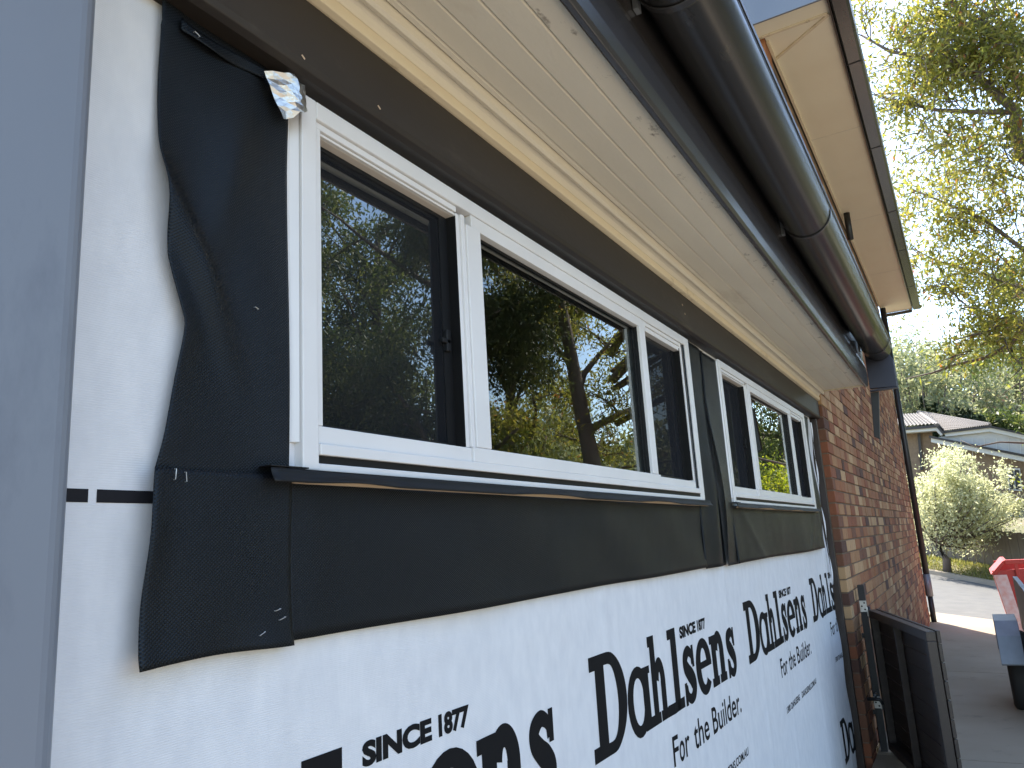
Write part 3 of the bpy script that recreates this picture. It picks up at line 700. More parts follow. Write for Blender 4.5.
# ------------------------------------------------------------------ near post on the left
pc = []
for (cx, cy, a0) in ((.415, -.076, -90), (.415, .024, 0), (.205, .024, 90), (.205, -.076, 180)):
    for w in np.linspace(a0, a0 + 90, 7): pc.append((cx + .024 * math.cos(math.radians(w)), cy + .024 * math.sin(math.radians(w))))
po = empty('steel_post', (.3, -.03, G), 'smooth blue-grey painted steel post close on the left edge', 'post')
MB().prism(pc, G, .752, 'z', 1).build('shaft', 'steel_blue', po, smooth=False, bevel=0)
MB().box(.16, .46, -.13, .019, G + .03, G + .045).build('base_plate', 'steel_blue', po, bevel=.002)

# ------------------------------------------------------------------ gate
H0 = Vector((6.06, -.125)); H1 = Vector((4.80, -.535)); gd = (H1 - H0).normalized(); gn_ = Vector((gd.y, -gd.x))
if gn_.y > 0: gn_ = -gn_             # outer side, away from the wall
LEN = (H1 - H0).length
gate = empty('driveway_gate', (H0.x, H0.y, G), 'dark brown slatted metal gate swung open against the brick wall', 'gate')
def gbox(s0, s1, n0, n1, z0, z1):
    P = lambda s_, n: H0 + gd * s_ + gn_ * n
    c = [P(s0, n0), P(s1, n0), P(s1, n1), P(s0, n1)]
    return MB().hexa([(p.x, p.y, z0) for p in c] + [(p.x, p.y, z1) for p in c])
gt0, gt1 = G + .09, -.560
gbox(0, LEN, 0, .05, gt1 - .05, gt1).build('top_rail', 'gate', gate, bevel=.003)
gbox(0, LEN, 0, .05, gt0, gt0 + .05).build('bottom_rail', 'gate', gate, bevel=.003)
gbox(0, .05, .001, .049, gt0 + .05, gt1 - .05).build('stile', 'gate', gate, bevel=.003)
gbox(LEN - .05, LEN, .001, .049, gt0 + .05, gt1 - .05).build('stile', 'gate', gate, bevel=.003)
gbox(.60, .63, .004, .045, gt0 + .05, gt1 - .05).build('mid_stile', 'gate', gate, bevel=.003)
z = gt0
k = 0
while z < gt1 - .02:
    gbox(-.01, LEN + .004 + .003 * (k % 2), .0515, .070, z, min(z + .088, gt1 + .004)).build('slat', 'gate', gate, bevel=.002); z += .0935; k += 1
for hz in (-.555, -1.16):
    hg = gbox(-.075, -.002, -.006, .0, hz - .05, hz + .01).build('hinge', 'zinc', gate, bevel=.001)
    for q in range(3): 
        P = H0 + gd * (-.055 + .02 * (q % 2)) + gn_ * (-.0065)
        MB().tube([(P.x, P.y, hz - .04 + .02 * q), (P.x - gn_.x * .001, P.y - gn_.y * .001, hz - .04 + .02 * q)], .005, 8).build('bolt_hole', 'gasket', hg)
    P = H0 + gd * -.012 + gn_ * .01; MB().tube([(P.x, P.y, hz - .055), (P.x, P.y, hz + .015)], .009, 10).build('hinge_pin', 'black_metal', hg, smooth=True)
for hz in (-.50, -1.13):
    pl = MB().box(6.062, 6.0685, -.120, -.076, hz - .075, hz).build('hinge_plate', 'zinc', gate, bevel=.001)
    for q in range(3): MB().tube([(6.0615, -.107 + .018 * (q % 2), hz - .015 - .022 * q), (6.0605, -.107 + .018 * (q % 2), hz - .015 - .022 * q)], .006, 8).build('bolt_hole', 'gasket', pl)
gp = empty('gate_post', (6.1, -.09, G), 'thin black steel gate post bolted to the brick wall', 'post')
MB().box(6.07, 6.115, -.118, -.075, G, -.395).build('shaft', 'black_metal', gp, bevel=.002)
for hz in (-.75, -1.25): MB().box(6.085, 6.10, -.075, -.058, hz, hz + .03).build('standoff', 'black_metal', gp)
tp = empty('garden_tap', (5.90, -.06, -1.12), 'small dark outdoor tap on the brick wall behind the gate', 'tap')
MB().tube([(5.92, -.055, -1.12), (5.92, -.13, -1.12), (5.92, -.15, -1.15)], .012, 8).build('spout', 'black_metal', tp, smooth=True)
MB().tube([(5.89, -.11, -1.09), (5.95, -.11, -1.09)], .008, 8).build('handle', 'galv', tp, smooth=True)
MB().tube([(5.92, -.11, -1.12), (5.92, -.11, -1.09)], .007, 8).build('spindle', 'black_metal', tp)
# blade leaning behind the gate
tag(MB().hexa([(6.20, -.075, G), (6.30, -.075, G), (6.30, -.06, G), (6.20, -.06, G), (6.22, -.072, -.62), (6.245, -.072, -.62), (6.245, -.06, -.62), (6.22, -.06, -.62)]).build('timber_offcut', 'timber', bevel=.002), 'weathered timber offcut leaning on the brick wall behind the gate', 'timber')

# ------------------------------------------------------------------ box trailer at the right edge
tr = empty('box_trailer', (8.2, -1.7, G), 'galvanised box trailer with black tyre parked on the driveway, right edge', 'trailer')
TX = 7.75; ty0 = -.90; tw = 1.75
mb = MB(); mb.box(6.9, 9.2, ty0 - tw + .30, ty0 - .30, G + .46, G + .52).box(6.9, 9.2, ty0 - .36, ty0 - .30, G + .40, G + .46).box(6.9, 9.2, ty0 - tw + .3, ty0 - tw + .36, G + .40, G + .46)
mb.build('chassis', 'galv', tr, bevel=.004)
for yy in (ty0 - .24, ty0 - tw + .20): MB().box(6.95, 9.1, yy, yy + .04, G + .52, G + 1.0).build('side_panel', 'galv', tr, bevel=.004)
MB().box(9.06, 9.1, ty0 - tw + .3, ty0 - .3, G + .52, G + .95).build('front_panel', 'galv', tr, bevel=.004)
tg = MB().box(6.92, 6.95, ty0 - tw + .3, ty0 - .3, G + .52, G + .95).build('tailgate', 'galv', tr, bevel=.004)
for yy in (ty0 - .26, ty0 - .5): MB().box(6.905, 6.92, yy - .02, yy, G + .50, G + .96).build('rib', 'galv', tg)
MB().box(9.1, 10.4, ty0 - .9, ty0 - .84, G + .42, G + .49).build('drawbar', 'galv', tr, bevel=.004)
MB().tube([(TX, ty0 - .02, G + .31), (TX, ty0 - tw + .02, G + .31)], .025, 8).build('axle', 'black_metal', tr)
def wheel(yc):
    m_ = MB(); prof = [(.17, -.08), (.26, -.09), (.295, -.075), (.31, -.05), (.312, 0), (.31, .05), (.295, .075), (.26, .09), (.17, .08)]
    n = 40; k = len(prof)
    for i in range(n):
        w = 2 * math.pi * i / n
        for r, dy in prof: m_.v.append((TX + r * math.cos(w), yc + dy, G + .345 + r * math.sin(w)))
    for i in range(n):
        for j in range(k - 1): a, b = i * k, ((i + 1) % n) * k; m_.f.append((a + j, a + j + 1, b + j + 1, b + j))
    t_ = m_.build('tyre', 'rubber', None, smooth=True)
    w_ = t_; w_.name = 'wheel'; w_.parent = tr; w_.location = -tr.location
    MB().tube([(TX, yc - .05, G + .345), (TX, yc + .05, G + .345)], .172, 24).build('rim', 'galv', w_, bevel=.008)
    MB().tube([(TX, yc - .07, G + .345), (TX, yc + .07, G + .345)], .045, 12).build('hub', 'black_metal', w_, bevel=.004)
for yc in (ty0 - .10, ty0 - tw + .10): wheel(yc)
for y0, y1 in ((ty0 - .13, ty0 + .03), (ty0 - tw - .03, ty0 - tw + .13)):
    pr = [(TX - .46, G + .46), (TX - .40, G + .66), (TX - .25, G + .76), (TX + .25, G + .76), (TX + .40, G + .66), (TX + .46, G + .46)]
    q = [(TX + (x - TX) * .985, zz - .012) for x, zz in reversed(pr)]
    g_ = MB().prism(pr + q, y0, y1, 'y').build('mudguard', 'galv', tr, bevel=.003)

# ------------------------------------------------------------------ red skip bin at the end of the driveway
sk = empty('skip_bin', (13.6, -2, G + .03), 'red steel skip bin with flared end on the sunny driveway', 'skip bin')
sz = terrain(13.4, -1.8) + .03
yt, yb = -.985, -1.11; zt = -.62
E0, E1 = 13.0, 14.3
shell = MB()
def panel(p, th): return p
m_ = MB(); m_.hexa([(E0, -3.0, sz + .02), (E0, yb - .001, sz + .02), (E0 + .03, yb - .001, sz + .02), (E0 + .03, -3.0, sz + .02), (E0, -3.2, zt), (E0, yt - .001, zt - .08), (E0 + .03, yt - .001, zt - .08), (E0 + .03, -3.2, zt)]); m_.build('near_side', 'skip_red', sk, bevel=.004)
m_ = MB(); m_.hexa([(E1 - .03, -3.0, sz + .02), (E1 - .03, yb - .06, sz + .02), (E1, yb - .06, sz + .02), (E1, -3.0, sz + .02), (E1 - .03, -3.2, zt), (E1 - .03, yt - .06, zt), (E1, yt - .06, zt), (E1, -3.2, zt)]); m_.build('far_side', 'skip_red', sk, bevel=.004)
m_ = MB(); m_.hexa([(E0 + .031, yb - .03, sz), (E0 + .031, yb, sz), (E1 + .02, yb, sz), (E1 + .02, yb - .03, sz), (E0 + .031, yt - .03, zt - .10), (E0 + .031, yt, zt - .10), (E1 + .02, yt, zt - .10), (E1 + .02, yt - .03, zt - .10)]); en = m_.build('end_panel', 'skip_red', sk, bevel=.004)
MB().hexa([(E0 - .04, yt - .04, zt - .13), (E0 - .04, yt + .02, zt - .13), (E1 + .04, yt + .02, zt - .13), (E1 + .04, yt - .04, zt - .13), (E0 - .04, yt - .20, zt + .05), (E0 - .04, yt - .15, zt + .05), (E1 + .04, yt - .15, zt + .05), (E1 + .04, yt - .20, zt + .05)]).build('rim', 'skip_red', sk, bevel=.006)
MB().hexa([(E0 - .015, yb - .15, sz + .03), (E0 - .015, yb, sz + .03), (E0 - .002, yb, sz + .03), (E0 - .002, yb - .15, sz + .03), (E0 - .015, yt - .17, zt - .14), (E0 - .015, yt - .01, zt - .14), (E0 - .002, yt - .01, zt - .14), (E0 - .002, yt - .17, zt - .14)]).build('faded_panel', 'faded_red', sk, bevel=.004)
for yy in (-1.30, -1.60, -1.9, -2.4): MB().hexa([(E0 - .05, yy - .04, sz + .02), (E0 - .05, yy, sz + .02), (E0, yy, sz + .02), (E0, yy - .04, sz + .02), (E0 - .05, yy - .0, zt), (E0 - .05, yy + .04, zt), (E0, yy + .04, zt), (E0, yy - .0, zt)]).build('rib', 'skip_red', sk, bevel=.004)
MB().box(E0 - .05, E0 + .05, -3.2, yt - .17, zt, zt + .06).build('rim', 'skip_red', sk, bevel=.006)
MB().box(E0, E1, -3.0, yb - .05, sz, sz + .02).build('floor_plate', 'skip_red', sk)

# ------------------------------------------------------------------ trees
def leaves_mesh(name, C, L, W, droop, rng, spread=1.0):
    n = len(C)
    d = rng.normal(size=(n, 3)) * spread; d[:, 2] -= droop; d /= np.linalg.norm(d, axis=1)[:, None]
    s = np.cross(d, rng.normal(size=(n, 3))); s /= np.linalg.norm(s, axis=1)[:, None] + 1e-9
    ll = (L * rng.uniform(.6, 1.3, n))[:, None]; ww = (W * rng.uniform(.7, 1.25, n))[:, None]
    v = np.empty((n, 4, 3)); v[:, 0] = C; v[:, 1] = C + d * ll * .45 + s * ww * .5; v[:, 2] = C + d * ll; v[:, 3] = C + d * ll * .45 - s * ww * .5
    me = bpy.data.meshes.new(name); me.vertices.add(n * 4); me.vertices.foreach_set('co', v.reshape(-1).astype(np.float32))
    me.loops.add(n * 4); me.loops.foreach_set('vertex_index', np.arange(n * 4, dtype=np.int32))
    me.polygons.add(n); me.polygons.foreach_set('loop_start', np.arange(0, n * 4, 4, dtype=np.int32)); me.polygons.foreach_set('loop_total', np.full(n, 4, dtype=np.int32))
    me.update(); me.validate(); return me
def tree(name, base, height, spread, seed, leafmat_, nleaf, L, W, label, cat='tree', bark='bark', trunk_r=.22, clear=.25, droop=.8, limbs=None, zmin=None, levels=3, lean=(0, 0), group=None, clump=.35, nl=9):
    rng = np.random.default_rng(seed); rd = random.Random(seed)
    root = empty(name, base, label, cat, group)
    w = MB(); tips = []
    def branch(p, d, ln, r, lev):
        k = 6; pts = [p.copy()]; rads = [r]; q = p.copy(); dd = d.copy()
        for i in range(k):
            dd = (dd + Vector((rd.gauss(0, .06 if lev == 0 else .16), rd.gauss(0, .06 if lev == 0 else .16), rd.gauss(0, .10) + (.05 if lev < 2 else -.02)))).normalized()
            q = q + dd * (ln / k); pts.append(q.copy()); rads.append(r * (1 - .75 * (i + 1) / k))
        w.tube(pts, rads, 7 if lev == 0 else 5 if lev == 1 else 4)
        if lev >= levels - 1:
            for i in range(2, k + 1): tips.append((pts[i], ln * .16 + .12))
        if lev < levels:
            m__ = rd.randint(3, 5) if lev else nl
            for j in range(m__):
                t = (clear if lev == 0 else .25) + (1 - (clear if lev == 0 else .25)) * (j + rd.random()) / m__
                i = min(k - 1, int(t * k)); fp = pts[i].lerp(pts[i + 1], t * k - i)
                ax = Vector((rd.gauss(0, 1), rd.gauss(0, 1), rd.gauss(0, .5))).normalized()
                nd_ = (dd * (.55 if lev else .35) + ax * (.8 if lev else spread / height * 2.0)).normalized()
                if lev == 0: nd_.z = abs(nd_.z) * .8 + .12
                bl = (spread * rd.uniform(.55, 1.0) * (1.15 - .55 * t)) if lev == 0 else ln * rd.uniform(.35, .6)
                branch(fp, nd_.normalized(), bl, max(.012, rads[i] * rd.uniform(.4, .6)), lev + 1)
    if height > 0: branch(Vector(base), Vector((lean[0], lean[1], 1)).normalized(), height * .92, trunk_r, 0)
    for pts, r0, r1 in (limbs or []):
        n = len(pts); w.tube(pts, [r0 + (r1 - r0) * i / (n - 1) for i in range(n)], 7)
        for i in range(1, n):
            for _ in range(4):
                t = rd.random(); p = pts[i - 1].lerp(pts[i], t)
                if zmin is not None and p.z < zmin + .3 and p.y > -3.4: continue
                dd = ((pts[i] - pts[i - 1]).normalized() * .5 + Vector((rd.gauss(0, .7), rd.gauss(0, .7), rd.gauss(0, .6)))).normalized()
                branch(p, dd, rd.uniform(.6, 1.5), max(.008, r1 * .8), levels - 1)
    w.build('trunk', bark, root, smooth=True)
    if zmin is not None: tips = [t for t in tips if t[0].z > zmin or (t[0].y < -3.0 and t[0].z > .6)]
    P = np.array([t[0][:] for t in tips]); S = np.array([t[1] for t in tips]) * clump / .35
    wt = S / S.sum(); idx = rng.choice(len(P), nleaf, p=wt)
    C = P[idx] + rng.normal(size=(nleaf, 3)) * S[idx][:, None] * np.array([1, 1, .75])
    link('crown', leaves_mesh('crown', C, L, W, droop, rng), leafmat_, root)
    return root
def shrub(name, base, rx, rz, seed, leafmat_, nleaf, L, W, label, cat='shrub', bark='bark', clumps=40, up=.0, group=None, trunk=.06, lobes=1.0):
    """multi-stemmed bush: stems fan out to clumps, leaves cluster round the clumps"""
    rng = np.random.default_rng(seed); rd = random.Random(seed); root = empty(name, base, label, cat, group); b = Vector(base); w = MB(); cs = []
    for i in range(clumps):
        th = rd.uniform(0, 2 * math.pi); ph = math.acos(rd.uniform(-.25, 1)); rr = rd.uniform(.45, 1.0) ** .6
        c = b + Vector((rx * rr * math.sin(ph) * math.cos(th), rx * rr * math.sin(ph) * math.sin(th), rz * (.48 + .5 * rr * math.cos(ph)))); cs.append(c)
        md = b.lerp(c, .5) + Vector((rd.gauss(0, .1) * rx, rd.gauss(0, .1) * rx, -.06 * rz)); s0 = b + Vector((rd.gauss(0, .05), rd.gauss(0, .05), 0))
        w.tube([s0, b.lerp(md, .5) + Vector((0, 0, .1 * rz)), md, c], [trunk, trunk * .6, trunk * .35, trunk * .12], 5)
    w.build('trunk', bark, root, smooth=True)
    P = np.array([c[:] for c in cs]); idx = rng.integers(0, len(P), nleaf)
    sc = np.array([rx, rx, rz * .5]) * .24 * lobes
    C = P[idx] + rng.normal(size=(nleaf, 3)) * sc * rng.uniform(.5, 1.25, (nleaf, 1))
    link('crown', leaves_mesh('crown', C, L, W, -up, rng), leafmat_, root); return root
def gz(x, y): return Vector((x, y, terrain(x, y)))

# big gum at the right: limbs reach into the picture, its trunk stands in the window reflection
D1 = 13.5
PX = lambda px, py, X: onX(px, py, X)
def limb(pxs, X, rest): return [Vector(p) for p in rest] + [onX(px, py, X + dx) for px, py, dx in pxs]
TR = Vector((16.2, -5.0, 0))
limbs = [
    (limb([(1024, 43, 0), (1004, 37, 0), (971, 17, .2), (947, 0, .3), (925, -30, .5)], D1, [(16.2, -5.65, 4.2), (15.2, -3.6, 5.8), (14.2, -2.5, 7.2)]), .105, .025),
    (limb([(1014, 110, 0), (984, 82, 0), (957, 63, .1), (934, 58, .2), (891, 52, .4), (861, 35, .6)], D1, [(16.2, -5.65, 3.6), (15.0, -3.4, 4.6), (14.0, -2.4, 5.6)]), .105, .018),
    (limb([(977, 70, 0), (957, 43, .1), (939, 13, .2), (925, -10, .3)], D1, [PX(984, 82, D1)]), .045, .014),
    (limb([(1012, 112, 0), (975, 112, .1), (937, 110, .2), (904, 103, .3), (874, 95, .4)], D1, [PX(1014, 110, D1)]), .055, .014),
    (limb([(1035, 300, 0), (1024, 325, 0), (1010, 345, .2), (985, 358, .4), (955, 365, .6), (932, 373, .8), (905, 379, 1.0)], D1 + 1, [(16.2, -5.65, 2.6), (15.4, -3.2, 3.2)]), .075, .008),
    (limb([(1012, 352, .2), (990, 325, .3), (960, 300, .4), (940, 280, .6)], D1 + 1, [PX(1010, 345, D1 + 1.2)]), .03, .008),
    (limb([(1024, 250, 0), (985, 220, .3), (950, 205, .5), (915, 190, .8)], D1 + 1.5, [(16.2, -5.65, 3.4), (15.6, -3.4, 4.2)]), .06, .014),
    (limb([(1024, 180, 0), (985, 165, .3), (945, 175, .5)], D1 + 2, [(16.2, -5.65, 3.8), (15.8, -3.4, 5.0)]), .045, .01),
    (limb([(1024, 290, 0), (985, 275, .3), (935, 260, .5), (915, 250, .5)], D1 + 2.5, [(16.3, -5.6, 3.4), (16.2, -3.4, 4.2)]), .04, .01),
    (limb([(1024, 443, 0), (1000, 442, .2), (975, 447, .3), (960, 440, .4)], D1 + 1.5, [(16.2, -5.6, 1.6), (15.6, -3.0, 1.6)]), .028, .005),
]
tree('gum_tree', gz(16.2, -5.7), 11.5, 5.2, 5, 'leaf_gum', 46000, .125, .036, 'large spreading gum tree whose limbs hang into the sky at the upper right', bark='bark', trunk_r=.27, clear=.32, limbs=limbs, zmin=2.5, nl=11, clump=.27, lean=(.0, -.01))
# trees on the open side of the driveway: they fill the reflections
tree('gum_tree', gz(12.6, -8.2), 11.0, 4.4, 21, 'leaf_dark', 60000, .13, .04, 'dark gum tree across the driveway, mirrored in the nearer window', trunk_r=.30, clear=.3, nl=11, clump=.36, group='trees mirrored in the windows')
tree('gum_tree', gz(9.0, -9.6), 12.0, 4.6, 33, 'leaf_dark', 60000, .13, .04, 'leaning gum tree farthest right of the driveway, mirrored in the left pane', trunk_r=.28, clear=.25, nl=11, clump=.36, lean=(.15, .05), group='trees mirrored in the windows')
tree('gum_tree', gz(15.5, -12.0), 12.5, 5.0, 52, 'leaf_mid', 50000, .15, .05, 'second gum tree back, its crown filling the left pane reflection', trunk_r=.3, clear=.2, nl=13, clump=.4, group='trees mirrored in the windows')
tree('gum_tree', gz(13.5, -14.0), 12.0, 5.0, 53, 'leaf_dark', 60000, .15, .05, 'rearmost dark gum tree on the open side, seen only in reflection', trunk_r=.3, clear=.2, nl=13, clump=.4, group='trees mirrored in the windows')
tree('gum_tree', gz(31.0, -5.4), 9.5, 3.6, 71, 'leaf_mid', 26000, .17, .06, 'dark gum tree down the street, mirrored above the yellow-green bush', trunk_r=.22, clear=.15, nl=12, clump=.36, group='trees mirrored in the windows')
tree('gum_tree', gz(21.5, -11.5), 12, 5.0, 44, 'leaf_gum', 30000, .16, .05, 'tall gum tree behind the others on the open side', trunk_r=.3, clear=.22, nl=11, group='trees mirrored in the windows')
for i, (x, y, rx, rz, lm, n) in enumerate(((26.5, -4.9, 1.9, 3.6, 'leaf_yellow', 16000), (19.5, -8.0, 2.0, 2.8, 'leaf_mid', 9000), (14.5, -10.0, 2.2, 3.4, 'leaf_dark', 9000), (11.0, -11.5, 2.4, 4.2, 'leaf_dark', 9000), (23, -6.6, 1.6, 3.0, 'leaf_mid', 9000), (8.0, -12.5, 2.6, 4.4, 'leaf_dark', 8000))):
    shrub('bush', gz(x, y), rx, rz, 60 + i, lm, n, .12, .055, ('bright yellow-green bush mirrored in the farther window', 'mid green bush right of the street, mirrored low in the nearer window', 'dark bush under the gum trees across the driveway', 'tall dark bush behind the leaning gum', 'loose green bush beside the yellow-green one', 'broad dark bush farthest right of the driveway')[i], 'bush', clumps=46, group='bushes mirrored in the windows')

# silver-leaved street tree, on the far verge
bx, by = xy(-7.4, 7.9)
Q = onX(946, 568, 26.2); sb = gz(Q.x, Q.y)
rd = random.Random(3); rng = np.random.default_rng(3)
st_root = empty('silver_tree', sb, 'small silvery-green street tree in front of the paling fence', 'tree')
w = MB(); fork = sb + Vector((.05, .12, .85)); w.tube([sb - Vector((0, 0, .1)), sb + Vector((0, -.05, .4)), fork], [.13, .11, .10], 8)
Cs = []; Ss = []
for i in range(110):
    px = rd.gauss(962, 26); py = rd.gauss(508, 22)
    px = min(max(px, 905), 1016); py = min(max(py, 468), 546)
    if (abs(px - 960) / 58) ** 2 + ((py - 508) / 50) ** 2 > 1.05: continue
    c = onX(px, py, sb.x + rd.uniform(-1.4, 1.5)); mdp = fork.lerp(c, .55) + Vector((0, 0, -.12))
    w.tube([fork, mdp, c], [.05, .025, .01], 5)
    for t in (.6, .8, 1.0): Cs.append(fork.lerp(c, t)[:]); Ss.append(.10 + .18 * t)
    up = c + Vector((rd.gauss(0, .15), rd.gauss(0, .25), .45)); w.tube([c, up], [.010, .004], 4)
    for t in (.3, .7, 1.0): Cs.append(c.lerp(up, t)[:]); Ss.append(.10)
w.build('trunk', 'bark', st_root, smooth=True)
Cs = np.array(Cs); Ss = np.array(Ss); idx = rng.integers(0, len(Cs), 30000)
link('crown', leaves_mesh('crown', Cs[idx] + rng.normal(size=(30000, 3)) * Ss[idx][:, None], .10, .045, -.5, rng), 'leaf_silver', st_root)

# grass verge on the far side
n = 26000; aa = RNG.uniform(-16, 4, n); bb_ = RNG.uniform(ROADW + .16, 10.2, n)
C = np.array([(lambda p: (p[0], p[1], terrain(*p) - .01))(xy(a, b)) for a, b in zip(aa, bb_)])
go = link('verge_grass', leaves_mesh('verge_grass', C, .14, .022, -2.2, RNG), 'grass'); tag(go, 'sunlit dry grass strip between the street and the paling fence', 'grass', kind='stuff')
# paling fence
fe = empty('paling_fence', gz(*xy(-8, 9.0)), 'weathered grey timber paling fence across the street', 'fence')
for i in range(120):
    a = -17 + i * .155; p0 = Vector(xy(a, 9.0)); p1 = Vector(xy(a + .148, 9.0)); q = B * .018; zb = terrain(*p0) - .02; h = 1.12 + rd.uniform(-.03, .03)
    off = B * rd.uniform(-.012, .012)
    p0 = p0 + off; p1 = p1 + off
    MB().hexa([(p0.x, p0.y, zb), (p1.x, p1.y, zb), (p1.x + q.x, p1.y + q.y, zb), (p0.x + q.x, p0.y + q.y, zb), (p0.x, p0.y, zb + h), (p1.x, p1.y, zb + h), (p1.x + q.x, p1.y + q.y, zb + h), (p0.x + q.x, p0.y + q.y, zb + h)]).build('paling', 'paling', fe)
for hz in (.3, .85):
    pts = [Vector((*xy(a, 9.06), terrain(*xy(a, 9.06)) + hz)) for a in np.linspace(-17, 1.5, 24)]
    MB().tube(pts, .035, 4).build('rail', 'paling', fe)

# ------------------------------------------------------------------ house across the street
FX = 36.0
fh = empty('neighbour_house', gz(FX + 1, 0), 'brown brick house with grey tiled roof and pale gable across the street', 'house')
def P2(px, py, X=FX): return onX(px, py, X)
def slab(pxs, X, th, name, m_, par=fh, bevel=0):
    a = [onX(x, y, X) for x, y in pxs]; b = [p + Vector((th, 0, 0)) for p in a]; mb_ = MB(); n = len(a); mb_.v = [tuple(p) for p in a + b]
    mb_.f = [tuple(range(n)), tuple(reversed(range(n, 2 * n)))] + [(i, (i + 1) % n, n + (i + 1) % n, n + i) for i in range(n)]
    return mb_.build(name, m_, par, bevel=bevel)
slab([(880, 430), (932, 430), (936, 530), (880, 530)], FX, .25, 'wall', 'far_brick')
slab([(931, 438), (1060, 462), (1062, 560), (935, 560)], FX - .3, .25, 'wall', 'far_brick')
slab([(946, 436), (990, 430), (1060, 445), (1060, 464), (931, 438.5)], FX - .45, .1, 'gable_panel', 'far_panel')
for x in (960, 972, 984, 996, 1008, 1020): slab([(x, 438), (x + .5, 438), (x + .9, 456), (x + .4, 456)], FX - .47, .02, 'cover_batten', 'far_white')
slab([(931, 437.5), (1060, 464), (1060, 469), (931, 442)], FX - .75, .25, 'fascia', 'far_white')
slab([(929, 435.5), (1060, 461.5), (1060, 464), (929, 437.5)], FX - .85, .35, 'gutter', 'far_dark')
slab([(943, 433), (990, 427.5), (1060, 442.5), (1060, 447), (990, 431.5), (946, 436.5)], FX - .6, .12, 'barge_board', 'far_white')
slab([(942, 431.5), (990, 425.5), (1060, 440.5), (1060, 442.5), (990, 427.5), (943, 433.2)], FX - .7, .4, 'barge_capping', 'far_dark')
slab([(880, 431.5), (937, 427.0), (943, 434), (941, 435.5), (936, 430.5), (880, 434.5)], FX - .65, .5, 'eave', 'far_white')
slab([(880, 429.5), (937, 424.6), (944, 432.5), (942.5, 434), (936.5, 427.2), (880, 432.0)], FX - .75, .1, 'gutter', 'far_dark')
slab([(917.0, 430.5), (920, 430.3), (923, 470), (920.5, 470)], FX - .12, .1, 'downpipe', 'far_dark')
def tiled(quad, rows_, cols_, name):   # quad of 3D corners: eave-left, eave-right, ridge-right, ridge-left; barrel tiles as real relief
    e0, e1, r1, r0_ = [Vector(q) for q in quad]; n = (e1 - e0).cross(r0_ - e0).normalized()
    if n.z < 0: n = -n
    def fn(u, v):
        p = e0.lerp(e1, u).lerp(r0_.lerp(r1, u), v)
        return p + n * (.045 * abs(math.sin(u * cols_ * math.pi)) + .05 * (1 - (v * rows_) % 1))
    return MB().grid(fn, cols_ * 6, rows_ * 4).build(name, 'far_tile', fh)
tiled([P2(878, 430, FX - .7), P2(937, 425, FX - .7), P2(921, 414.5, FX + 2.6), P2(878, 417, FX + 2.6)], 8, 16, 'roof')
tiled([P2(943, 432.5, FX - .6), P2(990, 426.5, FX - .6), P2(989, 424.5, FX + 1.5), P2(918, 412.5, FX + 4.5)], 9, 26, 'roof')
tiled([P2(937, 425, FX - .7), P2(943.5, 432.5, FX - .7), P2(935, 416, FX + 4.5), P2(921, 414.5, FX + 2.6)], 8, 7, 'roof')
MB().tube([P2(918, 412.3, FX + 4.5), P2(990, 425, FX + 1.4)], .09, 6).build('ridge_cap', 'far_tile', fh)
MB().tube([P2(937, 425, FX - .8), P2(921, 414, FX + 2.5)], .08, 6).build('ridge_cap', 'far_tile', fh)
wf = slab([(1007, 468), (1020, 468.5), (1022, 491), (1009, 490)], FX - .42, .1, 'window', 'far_white')
slab([(1008.3, 469.5), (1013.2, 469.7), (1014.8, 489.3), (1009.8, 489)], FX - .44, .02, 'pane', 'far_dark', wf)
slab([(1014.2, 469.7), (1019, 469.9), (1020.6, 489.7), (1015.8, 489.5)], FX - .44, .02, 'pane', 'far_dark', wf)
# distant roofs on the rise
for i, (pts, X, lab) in enumerate((([(978, 402), (990, 391), (1004, 390), (1010, 401)], 53, 'terracotta tiled roof among the trees on the rise'), ([(1005, 432), (1030, 426), (1060, 433), (1060, 440)], 48, 'brown roof edge behind the pale gable'))):
    a = [onX(x, y, X) for x, y in pts]; e_ = empty('distant_house', Vector((X, a[0].y, a[0].z - 3)), lab, 'house', 'far houses')
    mb_ = MB(); n = len(a); b = [p + Vector((3.5, 0, .6)) for p in a]; mb_.v = [tuple(p) for p in a + b]
    mb_.f = [tuple(range(n)), tuple(reversed(range(n, 2 * n)))] + [(k, (k + 1) % n, n + (k + 1) % n, n + k) for k in range(n)]
    mb_.build('roof', ('terracotta', 'far_tile')[i], e_)
    zlow = min(p.z for p in a); ymin = min(p.y for p in a); ymax = max(p.y for p in a)
    MB().box(X + .3, X + 3.2, ymin + .3, ymax - .3, zlow - 3.0, zlow + .1).build('wall', 'far_brick', e_)

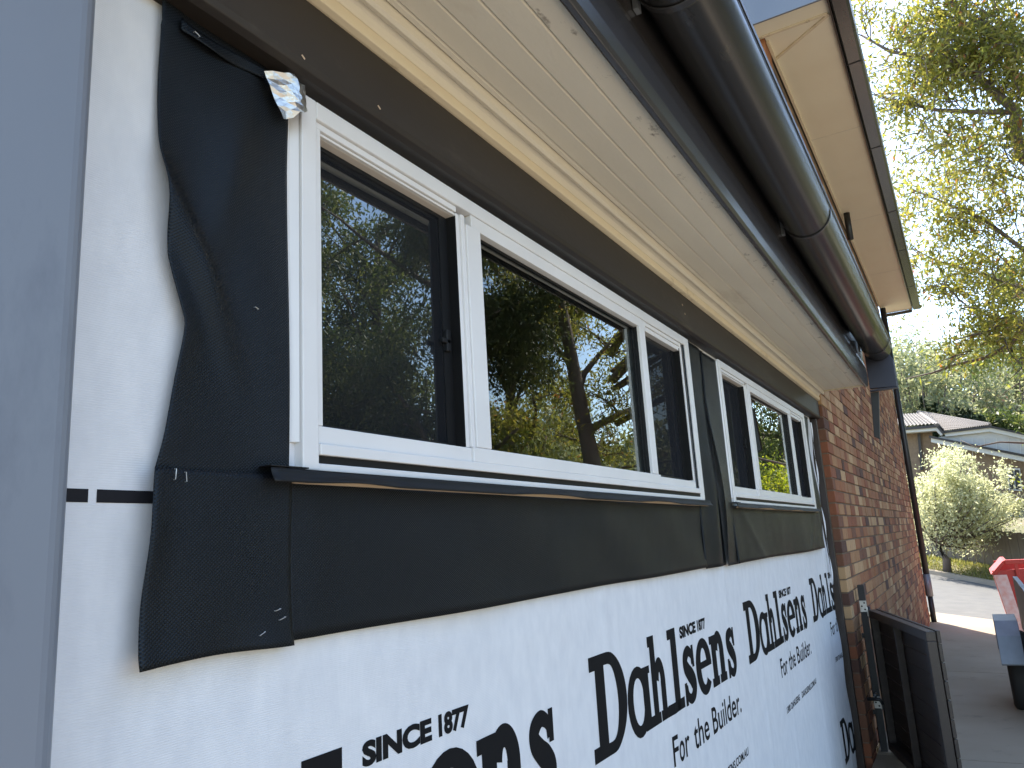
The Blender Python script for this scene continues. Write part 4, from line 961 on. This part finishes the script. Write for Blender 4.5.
# ------------------------------------------------------------------ background planting
bgt = [  # px, X, top py, radius, leaf material, label
    (905, 44, 352, 2.4, 'leaf_far', 'bushy green tree behind the brick house corner'),
    (935, 50, 352, 3.0, 'leaf_far', 'hazy pale green tree behind the grey tiled roof'),
    (968, 58, 340, 3.6, 'leaf_far', 'tall hazy tree on the rise behind the tiled roof'),
    (1005, 66, 336, 4.0, 'leaf_twig', 'bare grey-brown twiggy tree on the rise at the right'),
    (888, 58, 330, 3.6, 'leaf_far', 'hazy tree just beyond the dark gutter end'),
    (1040, 60, 360, 3.6, 'leaf_far', 'hazy tree on the rise at the right edge'),
    (1000, 46, 412, 1.6, 'leaf_mid', 'low yellow-green bush right of the tiled roof')]
for i, (px, X, py, rad, lm, lab) in enumerate(bgt):
    top = onX(px, py, X); zb = terrain(X, top.y); h = max(1.5, top.z - zb)
    shrub('background_tree', Vector((X, top.y, zb)), rad, h, 90 + i, lm, 6500, .30, .12, lab, 'tree', clumps=60, group='trees behind the house across the street', trunk=.16, lobes=.8)
for i, px in enumerate((922, 934, 947, 958, 969, 981)):
    top = onX(px, 398 + 4 * (i % 3) + i * 2, 42.5); zb = terrain(42.5, top.y); h = top.z - zb; rg = np.random.default_rng(200 + i)
    e_ = empty('cypress', Vector((42.5, top.y, zb)), '%s dark conifer from the left in the row behind the tiled roof' % ('first', 'second', 'third', 'fourth', 'fifth', 'sixth')[i], 'conifer', 'conifer row')
    MB().tube([(42.5, top.y, zb), (42.5, top.y, zb + h * .95)], [.12, .02], 6).build('trunk', 'bark', e_)
    n = 4000; t = rg.beta(1.2, 1.6, n); th = rg.uniform(0, 6.283, n); rr = (1 - t) ** .7 * .75 * np.sqrt(rg.uniform(.2, 1, n))
    C = np.stack([42.5 + rr * np.cos(th), top.y + rr * np.sin(th), zb + t * h], 1)
    link('crown', leaves_mesh('crown', C, .22, .08, -1, rg), 'leaf_cypress', e_)
# far wooded skyline all round the open sides
n = 60000; th = RNG.uniform(-2.2, .9, n); rr = RNG.uniform(95, 170, n); x = rr * np.cos(th); y = rr * np.sin(th)
hh = 7 + 3 * np.sin(th * 9) + 2.5 * np.sin(th * 23 + 1) + 1.5 * np.sin(th * 51)
C = np.stack([x, y, np.array([terrain(a, b) for a, b in zip(x, y)]) + hh * RNG.uniform(0, 1, n) ** .7], 1)
fw = link('distant_wood', leaves_mesh('distant_wood', C, 1.5, .9, 0, RNG), 'leaf_far'); tag(fw, 'distant wooded skyline beyond the street', 'wood', kind='stuff')
